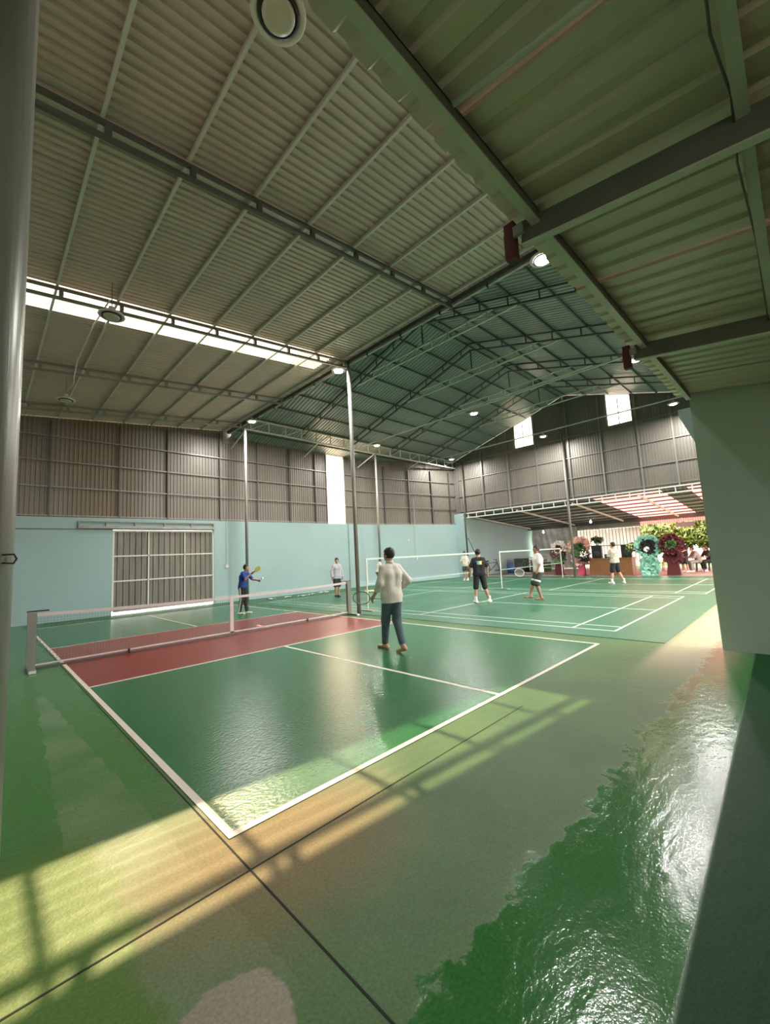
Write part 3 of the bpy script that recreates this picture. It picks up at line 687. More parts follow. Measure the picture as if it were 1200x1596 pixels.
def bulb(x, y, z, label):
    e = empty('pendant_bulb', (x, y, z), 0, label, 'lamp'); MB().lathe([(.001, 0), (.05, .02), (.065, .07), (.05, .13), (.025, .16), (.025, .2), (.001, .2)], n=14).build('globe', 'lamp_glow', e, True)
    MB().tube((0, 0, .2), (0, 0, z4(x)-z+.03), .008, 6).build('cord', 'black', e)
bulb(29, 11.2, 2.72, 'lit bulb hanging in the corner before the silver tarpaulin'); bulb(27, 7.1, 3.05, 'small lit bulb under the shed roof near the column')

# ================================================================== NETS
nt_ = empty('low_court_net', (0, 6.705, 0), 0, 'low portable net with steel posts across the red strip of the near court', 'net')
x0n, x1n = -.42, 6.4
def nz(x): t = (x-3.0)/3.4; return .86+.06*t*t
for x in (x0n, x1n):
    po = MB().box(x-.06, x, -.04, .04, .02, .95).build('post', 'galv', nt_); MB().box(x-.0, x+.06, -.035, .035, .05, .93).build('post_sleeve', 'galv', po)
    fo = MB().box(x-.05, x+.05, -.38, .38, .0, .05).build('foot', 'galv' , nt_)
    MB().box(x-.045, x+.045, -.4, -.38, .005, .045).build('foot_cap', 'white_paint', fo)
tpn = MB(); N = 24
xsn = np.linspace(x0n+.05, x1n-.05, N+1)
for a, b in zip(xsn[:-1], xsn[1:]): tpn.bar((a, 0, nz(a)-.025), (b, 0, nz(b)-.025), .012, .055)
tpn.build('top_tape', 'net_tape', nt_)
MB().box(x0n-.07, x0n+.22, -.03, .03, .945, .965).build('end_strap', 'black', nt_); MB().box(x1n-.25, x1n+.06, -.03, .03, .935, .955).build('end_strap', 'galv_dark', nt_)
nm = MB(); st = .0025
for x in np.arange(x0n+.07, x1n-.06, .045): nm.bar((x, 0, .09), (x, 0, nz(x)-.05), st, st)
for k in range(18):
    pts = [(x, 0, .09+(nz(x)-.14)*k/17) for x in xsn[::4]]
    for a, b in zip(pts[:-1], pts[1:]): nm.bar(a, b, st, st)
nmo = nm.build('net_mesh', 'net_cord', nt_); tag(nmo, kind='stuff')
MB().box(x0n+.05, x1n-.05, -.012, .012, .06, .085).build('bottom_tape', 'net_tape', nt_); MB().box(x0n, x1n, -.03, .0, .0, .035).build('ground_bar', 'galv_dark', nt_)
MB().box(2.97, 3.05, -.012, .012, .06, nz(3)).build('centre_strap', 'net_tape', nt_)
for x in (1.0, 5.0): MB().box(x-.015, x+.015, -.04, .03, .0, .09).build('bar_foot', 'black', nt_)
def bnet(x0, x1, y, label):
    e = empty('badminton_net', (0, y, 0), 0, label, 'net')
    for x in (x0, x1):
        MB().tube((x, 0, .03), (x, 0, 1.55), .02, 8).build('post', 'white_paint', e); MB().box(x-.12, x+.12, -.3, .3, 0.009, .035).build('foot', 'galv', e)
    MB().box(x0, x1, -.006, .006, 1.50, 1.555).build('top_tape', 'line_mat', e); MB().box(x0, x1, -.004, .004, .78, .80).build('bottom_cord', 'line_mat', e)
    m_ = MB()
    for x in np.arange(x0+.05, x1, .075): m_.bar((x, 0, .8), (x, 0, 1.5), .0016, .0016)
    for z in np.arange(.87, 1.5, .075): m_.bar((x0, 0, z), (x1, 0, z), .0016, .0016)
    tag(m_.build('net_mesh', 'net_cord_light', e), kind='stuff')
    for x in (x0+.03, x1-.03): MB().box(x-.018, x+.018, -.005, .005, .8, 1.5).build('side_tape', 'line_mat', e)
bnet(7.2, 13.36, 6.8, 'white-taped badminton net on the nearer mat court'); bnet(14.3, 20.35, 6.45, 'white-taped badminton net on the farther mat court')

# ================================================================== PEOPLE
def surface_nets(D, o, h):
    S = D < 0; nx, ny, nz_ = D.shape
    c = np.zeros((nx-1, ny-1, nz_-1), int)
    for a in (0, 1):
        for b in (0, 1):
            for d in (0, 1): c += S[a:nx-1+a, b:ny-1+b, d:nz_-1+d]
    act = (c > 0) & (c < 8); idx = -np.ones(act.shape, int); idx[act] = np.arange(act.sum()); I = np.argwhere(act)
    P = np.zeros((len(I), 3)); n = np.zeros(len(I)); cr = [(a, b, d) for a in (0, 1) for b in (0, 1) for d in (0, 1)]
    for p in cr:
        for ax in range(3):
            if p[ax]: continue
            q = list(p); q[ax] = 1
            d0 = D[I[:, 0]+p[0], I[:, 1]+p[1], I[:, 2]+p[2]]; d1 = D[I[:, 0]+q[0], I[:, 1]+q[1], I[:, 2]+q[2]]
            m = (d0 < 0) != (d1 < 0); t = np.zeros(len(I)); t[m] = d0[m]/(d0[m]-d1[m])
            pt = np.tile(np.array(p, float), (len(I), 1)); pt[:, ax] += t; P[m] += pt[m]; n[m] += 1
    V = (I+P/n[:, None])*h+o; F = []
    for ax in range(3):
        s0 = [slice(1, -1)]*3; s0[ax] = slice(0, -1); s1 = list(s0); s1[ax] = slice(1, None)
        A, B = S[tuple(s0)], S[tuple(s1)]; E_ = np.argwhere(A != B); 
        if not len(E_): continue
        base = E_.copy(); off = [1, 1, 1]; off[ax] = 0; base += np.array(off); u, v = (ax+1) % 3, (ax+2) % 3
        def cell(du, dv):
            q = base.copy(); q[:, u] -= du; q[:, v] -= dv; return idx[q[:, 0], q[:, 1], q[:, 2]]
        q = np.stack([cell(1, 1), cell(0, 1), cell(0, 0), cell(1, 0)], 1); fl_ = A[tuple(E_.T)]
        q[~fl_] = q[~fl_][:, ::-1]; F.append(q)
    F = np.concatenate(F); F = F[(F >= 0).all(1)]
    return V, F
class SDF:
    def __init__(s, lo, hi, h):
        s.h = h; s.o = np.array(lo, float); s.n = np.ceil((np.array(hi)-s.o)/h).astype(int)+1; s.D = np.full(s.n, .3)
    def _sub(s, lo, hi, pad):
        a = np.clip(np.floor((np.array(lo)-pad-s.o)/s.h).astype(int), 0, s.n-1); b = np.clip(np.ceil((np.array(hi)+pad-s.o)/s.h).astype(int)+1, 1, s.n)
        g = np.meshgrid(*[s.o[i]+s.h*np.arange(a[i], b[i]) for i in range(3)], indexing='ij')
        return tuple(slice(a[i], b[i]) for i in range(3)), np.stack(g, -1)
    def _mrg(s, sl, d, k):
        A = s.D[sl]
        if k: hh = np.clip(.5+.5*(A-d)/k, 0, 1); s.D[sl] = A*(1-hh)+d*hh-k*hh*(1-hh)
        else: s.D[sl] = np.minimum(A, d)
    def cone(s, a, b, r1, r2, k=.03):
        a, b = np.array(a, float), np.array(b, float); R = max(r1, r2); sl, P = s._sub(np.minimum(a, b)-R, np.maximum(a, b)+R, .07)
        ab = b-a; t = np.clip(((P-a)@ab)/max(ab@ab, 1e-9), 0, 1); d = np.linalg.norm(P-a-t[..., None]*ab, axis=-1)-(r1+(r2-r1)*t); s._mrg(sl, d, k); return s
    def ell(s, c, r, M=None, k=.02):
        c, r = np.array(c, float), np.array(r, float); R = r.max(); sl, P = s._sub(c-R, c+R, .06); q = P-c
        if M is not None: q = q@M
        k0 = np.linalg.norm(q/r, axis=-1); k1 = np.linalg.norm(q/(r*r), axis=-1)+1e-9; s._mrg(sl, k0*(k0-1)/k1, k); return s
    def grid(s): return s._sub(s.o, s.o+s.h*(s.n-1), 0)[1]
    def cut(s, fn): s.D = np.maximum(s.D, fn(s.grid())); return s
    def mesh(s): return surface_nets(s.D, s.o, s.h)
def to_mesh(name, parts, m):
    V = []; F = []; k = 0
    for v, f in parts: V.append(v); F.append(f+k); k += len(v)
    V, F = np.concatenate(V), np.concatenate(F)
    me = bpy.data.meshes.new(name); me.from_pydata(V.tolist(), [], F.tolist()); me.materials.append(MATS[m]); me.polygons.foreach_set('use_smooth', [True]*len(me.polygons)); me.update(); return me
BASE = dict(pel=(0, 0, .95), ch=(0, .0, 1.27), neck=(0, 0, 1.46), head=(0, .02, 1.60),
            hipL=(-.085, 0, .91), kneeL=(-.1, .02, .50), ankL=(-.1, -.02, .085), hipR=(.085, 0, .91), kneeR=(.1, .02, .50), ankR=(.1, -.02, .085),
            shL=(-.15, 0, 1.372), elL=(-.205, -.03, 1.13), wrL=(-.215, .04, .89), shR=(.15, 0, 1.372), elR=(.205, -.03, 1.13), wrR=(.215, .04, .89), footL=0.0, footR=0.0, liftL=0, liftR=0)
def person(label, loc, heading, H, pose, top=('tee_white', .45, .93), bottom=('shorts_dark', .85), shoes=None, skin='skin', head_yaw=0.0, h=.014, loose=.012, grip=(), socks=False, cat='person', hairlen=-.06):
    """top=(material, sleeve share of the whole arm, hem height); bottom=(material, share of hip-to-ankle)"""
    s = H/1.70; J = dict(BASE); J.update(pose)
    J = {k: (np.array(v, float) if isinstance(v, tuple) else v) for k, v in J.items()}
    e = empty('person', loc, math.atan2(heading[1], heading[0])-math.pi/2, label, cat); e.scale = (s, s, s)
    pts = np.array([v for v in J.values() if isinstance(v, np.ndarray)]); lo, hi = pts.min(0)-.28, pts.max(0)+.28; lo[2] = min(-.03, lo[2]+.1)
    up = (J['neck']-J['pel']); up /= np.linalg.norm(up)
    cyaw, syaw = math.cos(head_yaw), math.sin(head_yaw); fw = np.array([-syaw, cyaw, 0.]); rt = np.array([cyaw, syaw, 0.]); M = np.stack([rt, fw, np.array([0, 0, 1.])], 1); hc = J['head']
    side = J['shR']-J['shL']; side /= np.linalg.norm(side)
    def torso(g, add, k=.04):
        for sg in (-1, 1):
            g.cone(J['pel']+sg*side*.055, J['ch']+sg*side*.075, .092+add, .098+add, k); g.cone(J['ch']+sg*side*.075, J['neck']-up*.09+sg*side*.05, .095+add, .06+add, k)
            g.cone(J['pel']+sg*side*.05, (J['hipR'] if sg > 0 else J['hipL']), .098+add, .09+add, k)
        g.cone(J['shL'], J['shR'], .044+add*.8, .044+add*.8, k)
    # --- body
    g = SDF(lo, hi, h); torso(g, 0)
    g.cone(J['neck']-up*.05, hc-np.array([0, 0, .05]), .05, .046)
    g.ell(hc, (.072, .09, .108), M, .015).ell(hc+fw*.03-np.array([0, 0, .06]), (.048, .055, .05), M, .03).cone(hc+fw*.085+np.array([0, 0, .0]), hc+fw*.1-np.array([0, 0, .025]), .008, .013, .012)
    for sg in (-1, 1): g.ell(hc+rt*sg*.074-np.array([0, 0, .01]), (.012, .02, .03), M, .006)
    for q in 'LR':
        g.cone(J['hip'+q], J['knee'+q], .082, .055).cone(J['knee'+q], J['knee'+q]*.6+J['ank'+q]*.4, .053, .05).cone(J['knee'+q]*.6+J['ank'+q]*.4, J['ank'+q], .05, .036)
        fy = J['foot'+q]; fd = np.array([-math.sin(fy), math.cos(fy), 0.]); lf = J['lift'+q]; a = J['ank'+q]
        toe = a+fd*.15*math.cos(lf)+np.array([0, 0, -.055-.13*math.sin(lf)]); heel = a-fd*.05+np.array([0, 0, -.045])
        J['toe'+q], J['heel'+q] = toe, heel
        if not shoes: g.cone(a, heel, .036, .034).cone(heel, toe, .034, .026).cone(toe-np.array([.02, 0, 0]), toe+fd*.035-np.array([0, 0, .005]), .024, .018)
        g.cone(J['sh'+q], J['el'+q], .047, .039).cone(J['el'+q], J['wr'+q], .039, .026)
    if shoes: pass
    parts = [g.mesh()]
    # --- hands: palm, four fingers, thumb
    for q in 'LR':
        wv = J['wr'+q]; d = J['wr'+q]-J['el'+q]; d /= np.linalg.norm(d); sgn = -1 if q == 'L' else 1
        fwd = np.array([0, 1., 0]); nrm = -side*sgn; nrm = nrm-d*(nrm@d); nrm /= np.linalg.norm(nrm)+1e-9   # palm faces the body
        ax = np.cross(d, nrm); ax /= np.linalg.norm(ax)
        if ax@fwd < 0 and abs(d[2]) > .3: ax = -ax
        hg = SDF(wv-.2, wv+.2, .0055 if h > .011 else .0045); k = .008
        hg.cone(wv-d*.03, wv+d*.01, .026, .024, k)
        for t in (-.027, -.009, .009, .027): hg.cone(wv+d*.01+ax*t*.6, wv+d*.085+ax*t, .014, .0125, k)
        curl = 1.45 if q in grip else .45
        for t, ln in ((.03, .070), (.01, .078), (-.01, .073), (-.03, .058)):
            p0 = wv+d*.085+ax*t; dd = d
            for sgm in range(3):
                a_ = curl*(.55 if sgm == 0 else .9); dd = dd*math.cos(a_*.55)+nrm*math.sin(a_*.55); dd /= np.linalg.norm(dd)
                p1 = p0+dd*ln*(.45, .32, .26)[sgm]; hg.cone(p0, p1, .0095-.001*sgm, .0088-.001*sgm, .004); p0 = p1
        p0 = wv+d*.025+ax*.024; p1 = p0+d*.03+ax*.026+nrm*.012; p2 = p1+d*.03+ax*.006+nrm*.016
        hg.cone(p0, p1, .014, .011, .006).cone(p1, p2, .011, .009, .004)
        parts.append(hg.mesh())
    put('body', to_mesh('body', parts, skin), e)
    # --- face and hair
    fm_ = MB()
    for sg in (-1, 1): fm_.ell(tuple(hc+fw*.083+rt*sg*.03+np.array([0, 0, .012])), (.011, .009, .006), 8, 5)
    fm_.build('eyes', 'black', e, True); MB().ell(tuple(hc+fw*.086-np.array([0, 0, .055])), (.018, .01, .006), 8, 5).build('mouth', 'face_dark', e, True)
    hgd = SDF(hc-.16, hc+.18, .008); hgd.ell(hc+np.array([0, 0, .022])-fw*.012, (.088, .105, .112), M, 0)
    hgd.cut(lambda P: np.maximum(np.minimum((P-hc)@fw-.03, .045-(P-hc)[..., 2]), hairlen-(P-hc)[..., 2]))
    hgd.cut(lambda P: .006*np.sin(P[..., 0]*150)*np.sin(P[..., 1]*130)*np.sin(P[..., 2]*110)+hgd.D)
    put('hair', to_mesh('hair', [hgd.mesh()], 'hair'), e)
    # --- top garment
    hh = max(h*.9, .010); g = SDF(lo, hi, hh); torso(g, .012+loose)
    fr = top[1]
    for q in 'LR':
        el, wr, sh = J['el'+q], J['wr'+q], J['sh'+q]
        t = min(fr*2, 1.0); g.cone(sh, sh+(el-sh)*t, .052+loose*.6, .05+loose*.8)
        if fr > .5: t = (fr-.5)*2; g.cone(el, el+(wr-el)*t, .05+loose*.8, .042+loose*.8)
    hem = top[2]
    if hem < .86:
        for sg, q in ((-1, 'L'), (1, 'R')): g.cone(J['pel'], J['hip'+q]-np.array([0, 0, .16]), .12+loose, .105+loose)
    g.cut(lambda P: np.maximum(hem-P[..., 2], 0)*1.0+np.where(P[..., 2] < hem, 0, -1))
    nk = J['neck']; g.cut(lambda P: ((P-nk)@up)-.012)
    # arms below the hem must survive: add sleeves again without the cut
    for q in 'LR':
        el, wr, sh = J['el'+q], J['wr'+q], J['sh'+q]
        t = min(fr*2, 1.0); g.cone(sh, sh+(el-sh)*t, .052+loose*.5, .05+loose*.7, .012)
        if fr > .5: t = (fr-.5)*2; g.cone(el, el+(wr-el)*t, .05+loose*.7, .042+loose*.7, .012)
    put('shirt', to_mesh('shirt', [g.mesh()], top[0]), e)
    if fr > .5: pass
    # --- trousers or shorts
    g = SDF(lo, hi, hh)
    for sg, q in ((-1, 'L'), (1, 'R')):
        hp, kn, an = J['hip'+q], J['knee'+q], J['ank'+q]; t = bottom[1]; wide = .022 if t < .75 else .014
        g.cone(J['pel']+sg*side*.05, hp, .108, .106); kt = min(t*2, 1.0)
        g.cone(hp, hp+(kn-hp)*kt, .09+wide*.6, (.062+wide) if t > .5 else .075+wide)
        if t > .5: tt = (t-.5)*2; g.cone(kn, kn+(an-kn)*tt, .06+wide, .05+wide*.5)
    g.cut(lambda P: P[..., 2]-1.0-(J['pel'][2]-.95))
    put('shorts' if bottom[1] < .7 else 'trousers', to_mesh('trousers', [g.mesh()], bottom[0]), e)
    if shoes:
        for q in 'LR':
            g = SDF(J['ank'+q]-.3, J['ank'+q]+.3, .009); a = J['ank'+q]; g.cone(a-np.array([0, 0, .01]), J['heel'+q], .044, .042).cone(J['heel'+q], J['toe'+q], .043, .036).cone(J['toe'+q], J['toe'+q]*1.12-J['heel'+q]*.12, .034, .024)
            if socks: g.cone(a+np.array([0, 0, .1]), a, .046, .042)
            zb = min(J['heel'+q][2], J['toe'+q][2])-.038
            g.cut(lambda P: zb-P[..., 2])
            put('shoe', to_mesh('shoe', [g.mesh()], shoes), e)
    return e, J, s
def local(e, p): return Matrix.Translation(e.location) @ Matrix.Rotation(e.rotation_euler.z, 4, 'Z') @ Matrix.Scale(e.scale[0], 4) @ Vector(p)
def racket(handle, tip, nrm, label, m='racket_white', big=1.0):
    a, b = Vector(handle), Vector(tip); d = (b-a).normalized(); L_ = (b-a).length; n_ = Vector(nrm); x = (n_-d*n_.dot(d)).normalized(); y = d.cross(x)
    e = empty('badminton_racket', a, 0, label, 'racket')
    hd = .29*big; wd = .235*big; c = d*(L_-hd/2)
    MB().path([c+d*(hd/2*math.cos(t))+y*(wd/2*math.sin(t)) for t in np.linspace(0, 2*math.pi, 25)[:-1]], .0065, 6, closed=True).build('head_frame', m, e)
    st_ = MB()
    for k in np.linspace(-.85, .85, 13):
        q = math.sqrt(1-k*k); st_.bar(c+d*(k*hd/2)-y*q*wd/2, c+d*(k*hd/2)+y*q*wd/2, .0016, .0016); st_.bar(c+y*(k*wd/2)-d*q*hd/2, c+y*(k*wd/2)+d*q*hd/2, .0016, .0016)
    tag(st_.build('strings', 'white_paint', e), kind='stuff')
    MB().tube(d*.12, d*(L_-hd), .0045, 6).build('shaft', m, e); MB().tube(d*-.06, d*.13, .014, 8).build('handle', 'black', e)
    return e
RT, FW = np.array([.7116, -.7026]), np.array([.7026, .7116])     # picture right and away from the camera, on the floor
LEFT, RIGHT, AWAY, TOW = -RT, RT, FW, -FW
# near player, walking past the net post
e, J, s = person('barefoot person in a loose white shirt and blue jeans walking across the near court', (3.92, 2.5, 0), (LEFT*.55+AWAY*.85), 1.70,
    dict(hipL=(-.085, .0, .91), kneeL=(-.07, .12, .5), ankL=(-.02, .25, .085), kneeR=(.06, -.03, .5), ankR=(.0, -.26, .13), liftR=.45, footL=.1,
         elL=(-.24, -.03, 1.13), wrL=(-.27, .14, .92), elR=(.29, -.09, 1.15), wrR=(.2, .08, .97), head=(0, .03, 1.60)),
    ('shirt_white', .72, .80), ('jeans', .95), None, 'skin', .35, .010, .018, ('L',))
MB().lathe([(.066, -.02), (.07, .0), (.062, .035), (.056, .036), (.055, .0)], (0, .01, 1.462), 20).build('collar', 'shirt_white', e, True)
hnd = local(e, J['wrL']+np.array([-.0, .05, -.075]))
hnd = hnd+Vector((RIGHT[0]*.27+AWAY[0]*.03, RIGHT[1]*.27+AWAY[1]*.03, -.0))
racket(hnd, hnd+Vector((LEFT[0]*.60, LEFT[1]*.60, .06)), (AWAY[0], AWAY[1], .4), 'large-hooped racket in the hand of the person in blue jeans', 'galv_dark')
# player in blue
e, J, s = person('person in a blue shirt and black side-striped trousers about to serve behind the low net', (4.9, 10.15, .0), RIGHT*.95+TOW*.1, 1.55,
    dict(ch=(0, .05, 1.27), neck=(0, .1, 1.46), head=(0, .15, 1.585), shL=(-.17, .09, 1.40), shR=(.17, .09, 1.40), elL=(-.2, .28, 1.17), wrL=(-.1, .52, 1.13), elR=(.2, .2, 1.2), wrR=(.16, .38, 1.36), kneeL=(-.1, .05, .5), ankL=(-.12, .09, .085), ankR=(.1, -.07, .085)),
    ('shirt_blue', .42, .90), ('pants_black', .97), 'shoe_white', 'skin', 0, .012, .008, ('R',))
for sx_ in (-1, 1):
    q = 'L' if sx_ < 0 else 'R'; a, b, c = [np.array(J[k+q]) for k in ('hip', 'knee', 'ank')]
    off = np.array([sx_*.1, 0, 0]); MB().bar(tuple(a+off*1.08), tuple(b+off*.82), .012, .045, (0, 1, 0)).bar(tuple(b+off*.82), tuple(c+off*.62), .012, .04, (0, 1, 0)).build('side_stripe', 'shoe_white', e)
hnd = local(e, J['wrR']+np.array([0, .06, .03]))
pd = empty('paddle', hnd, 0, 'yellow-green paddle raised by the person in the blue shirt', 'paddle')
d_ = Vector((RIGHT[0]*.7, RIGHT[1]*.7, .5)).normalized(); n_ = Vector((TOW[0], TOW[1], .5)); x_ = d_.cross(n_).normalized(); nn = x_.cross(d_)
pv = [d_*a+x_*b for a, b in ((.1, -.03), (.13, -.07), (.27, -.075), (.31, -.04), (.31, .04), (.27, .075), (.13, .07), (.1, .03))]
k = len(pv); MB().add([v-nn*.008 for v in pv]+[v+nn*.008 for v in pv], [tuple(reversed(range(k))), tuple(range(k, 2*k))]+[(i, (i+1) % k, k+(i+1) % k, k+i) for i in range(k)]).build('blade', 'racket_yellow', pd)
MB().tube(d_*-.05, d_*.11, .016, 8).build('handle', 'black', pd)
bl = local(e, J['wrL']+np.array([0, .16, .06])); o = MB().ell((0, 0, 0), (.04, .04, .04), 12, 8).build('ball', 'ball', None, True, bl); tag(o, 'small white ball over the outstretched hand of the blue-shirted player', 'ball')
# standing player in patterned white shirt near the wall
person('person in a pale patterned long-sleeved shirt standing by the blue wall', (9.6, 11.35, .008), TOW*.8+RIGHT*.5, 1.60,
    dict(elL=(-.24, -.02, 1.13), elR=(.24, -.02, 1.13), wrL=(-.25, .02, .88), wrR=(.25, .02, .88), kneeL=(-.06, .03, .5), ankL=(-.04, -.02, .085), ankR=(.05, -.06, .085)),
    ('shirt_pattern', .93, .80), ('shorts_dark', .48), 'black', 'skin', -.5, .014, .02)
# running player
e, J, s = person('running person in a white tee and black shorts near the yellow cloth', (12.7, 12.15, .008), RIGHT, 1.56,
    dict(ch=(0, .08, 1.25), neck=(0, .13, 1.43), head=(0, .18, 1.56), shL=(-.17, .12, 1.38), shR=(.17, .12, 1.38), elL=(-.22, .22, 1.12), wrL=(-.2, .42, 1.0), elR=(.24, .2, 1.15), wrR=(.2, .46, 1.02),
         kneeL=(-.09, .1, .5), ankL=(-.09, .02, .085), kneeR=(.09, .22, .56), ankR=(.1, .42, .26), liftR=-.2),
    ('tee_white', .4, .92), ('shorts_dark', .42), 'black', 'skin', 0, .014, .012, ('R',))
hnd = local(e, J['wrR']+np.array([0, .05, -.06])); racket(hnd, hnd+Vector((RIGHT[0]*.6, RIGHT[1]*.6, -.15)), (TOW[0], TOW[1], .3), 'white racket swung low by the running person')
# black shirt, back to the camera
e, J, s = person('person in a black tee with a coloured back print and black shorts, seen from behind', (10.0, 4.7, .008), AWAY, 1.64,
    dict(kneeL=(-.13, .03, .5), ankL=(-.16, .0, .085), kneeR=(.15, .0, .5), ankR=(.27, .0, .085), hipL=(-.09, 0, .91), elL=(-.27, -.01, 1.14), elR=(.27, -.01, 1.14), wrL=(-.28, .05, .9), wrR=(.28, .05, .9), footR=-.5, footL=.2),
    ('shirt_black', .42, .86), ('pants_black', .53), 'shoe_white', 'skin', .1, .012, .02, (), True)
for k, c in enumerate(('racket_yellow', 'blue_plastic', 'flower_pink')):
    pass
bp_ = MB()
pm_ = bpy.data.materials.new('print'); pm_.use_nodes = True; t_ = pm_.node_tree; tc_ = nd(t_, 'ShaderNodeTexCoord'); sp_ = nd(t_, 'ShaderNodeSeparateXYZ'); rp = nd(t_, 'ShaderNodeValToRGB'); t_.links.new(tc_.outputs['Generated'], sp_.inputs[0]); t_.links.new(sp_.outputs[0], rp.inputs[0])
rp.color_ramp.interpolation = 'CONSTANT'; el_ = rp.color_ramp.elements; el_[0].color = (*lin((60, 150, 170)), 1); el_[1].position = .75; el_[1].color = (*lin((190, 110, 50)), 1)
n1_ = el_.new(.28); n1_.color = (*lin((120, 190, 180)), 1); n2_ = el_.new(.5); n2_.color = (*lin((215, 205, 110)), 1); t_.links.new(rp.outputs[0], t_.nodes['Principled BSDF'].inputs['Base Color']); MATS['print'] = pm_
pr_ = MB()
for i in range(9):
    x = -.14+.28*i/8; yy = -.148+.06*(abs(x)/.13)**2
    pr_.v += [(x, yy-.012, 1.22), (x, yy-.012, 1.33)]
for i in range(8): pr_.f.append((2*i, 2*i+2, 2*i+3, 2*i+1))
pr_.build('shirt_print', 'print', e)
# white tee walking left with a racket
e, J, s = person('barefoot person in a white tee and dark white-banded shorts walking left with a racket', (11.34, 3.42, .008), LEFT, 1.66,
    dict(kneeL=(-.09, .12, .52), ankL=(-.09, .02, .10), kneeR=(.09, .16, .53), ankR=(.09, .3, .13), liftR=-.15, elL=(-.23, .02, 1.14), wrL=(-.22, .12, .92), elR=(.23, -.04, 1.13), wrR=(.22, .0, .9)),
    ('tee_white', .45, .86), ('shorts_dark', .5), None, 'skin_tan', 0, .012, .026, ('L',))
e.location = (11.34, 3.42, .008)
for q in 'LR':
    a, b = np.array(J['hip'+q]), np.array(J['knee'+q]); p = a+(b-a)*.8; dd = (b-a)/np.linalg.norm(b-a); MB().path([tuple(p-dd*.03), tuple(p+dd*.03)], .102, 16, .099).build('shorts_band', 'shoe_white', e, True)
hnd = local(e, J['wrL']+np.array([0, .03, -.08])); racket(hnd, hnd+Vector((LEFT[0]*.66, LEFT[1]*.66, .07)), (TOW[0], TOW[1], .2), 'white racket held out by the person in the white tee')
# patterned shirt in front of the desk
person('person in a pale camouflage tee and black shorts before the wooden desk', (17.4, 3.05, .008), AWAY*.8+LEFT*.3, 1.66,
    dict(kneeL=(-.1, .08, .5), ankL=(-.14, .1, .085), kneeR=(.14, -.02, .5), ankR=(.26, -.12, .085), elL=(-.2, .12, 1.14), wrL=(-.06, .26, 1.1), elR=(.24, .08, 1.14), wrR=(.12, .26, 1.08), footR=-.6),
    ('shirt_camo', .46, .86), ('pants_black', .45), 'shoe_white', 'skin', .2, .014, .02, (), True)
# far girl-like figure by the corner
person('person in a white top and dark shorts by the far corner column', (18.5, 11.1, .008), TOW*.7+LEFT*.5, 1.62, dict(wrR=(.12, .2, 1.1), elR=(.22, .06, 1.12)), ('tee_white', .5, .84), ('shorts_dark', .35), 'shoe_white', 'skin', .3, .016, .015, (), True)
# behind the flower stands
person('person in a dark shirt standing half hidden by the dark red flower stand', (24.6, 1.95, .012), LEFT*.8+TOW*.3, 1.66, dict(elL=(-.2, .12, 1.15), wrL=(-.1, .3, 1.05), elR=(.2, .12, 1.15), wrR=(.1, .3, 1.05)), ('shirt_black', .42, .88), ('shorts_dark', .55), 'shoe_white', 'skin', .2, .016, .02)
SIT = dict(pel=(0, 0, .56), ch=(0, .12, .86), neck=(0, .2, 1.04), head=(0, .27, 1.16), hipL=(-.09, .03, .53), kneeL=(-.12, .42, .50), ankL=(-.12, .38, .085), hipR=(.09, .03, .53), kneeR=(.12, .42, .50), ankR=(.12, .36, .085),
           shL=(-.17, .17, .98), elL=(-.23, .3, .74), wrL=(-.14, .5, .72), shR=(.17, .17, .98), elR=(.23, .3, .74), wrR=(.14, .5, .72))
def shift(d): return {k: v for k, v in d.items()}
person('person in a grey shirt sitting bent forward on a stool at the far right', (25.0, 1.42, .012), LEFT*.8+AWAY*.2, 1.7, shift(SIT), ('shirt_grey', .6, .5), ('shirt_grey', .95), 'shoe_white', 'skin', 0, .016, .02)
person('person in black sitting beside the wall end at the far right', (25.3, .95, .012), LEFT*.8+AWAY*.1, 1.72, shift(SIT), ('shirt_black', .45, .5), ('pants_black', .9), 'shoe_white', 'skin', 0, .016, .02)

# ================================================================== SMALL THINGS
def stool(x, y, m, label, hgt=.45):
    e = empty('stool', (x, y, .012), 0, label, 'stool'); MB().box(-.17, .17, -.17, .17, hgt-.03, hgt).build('seat', m, e)
    for a in (-1, 1):
        for b in (-1, 1): MB().bar((a*.17, b*.17, 0), (a*.14, b*.14, hgt-.03), .035, .035).build('leg', m, e)
stool(24.98, 1.4, 'black', 'dark stool under the person in the grey shirt'); stool(25.28, .93, 'black', 'dark stool under the person in black at the wall end')
stool(26.0, 3.05, 'red_plastic', 'red plastic stool seen between the aqua and the dark red flower stands', .5); stool(26.4, 2.75, 'red_plastic', 'second red plastic stool just right of the first one', .42)
tb = empty('folding_table', (25.2, 1.95, .012), 0, 'small metal folding table before the seated people', 'table')
MB().box(-.4, .4, -.35, .35, .68, .71).build('table_top', 'white_paint', tb)
for a in (-1, 1):
    for b in (-1, 1): MB().tube((a*.36, b*.31, 0), (a*.36, b*.31, .68), .014, 6).build('leg', 'galv_dark', tb)
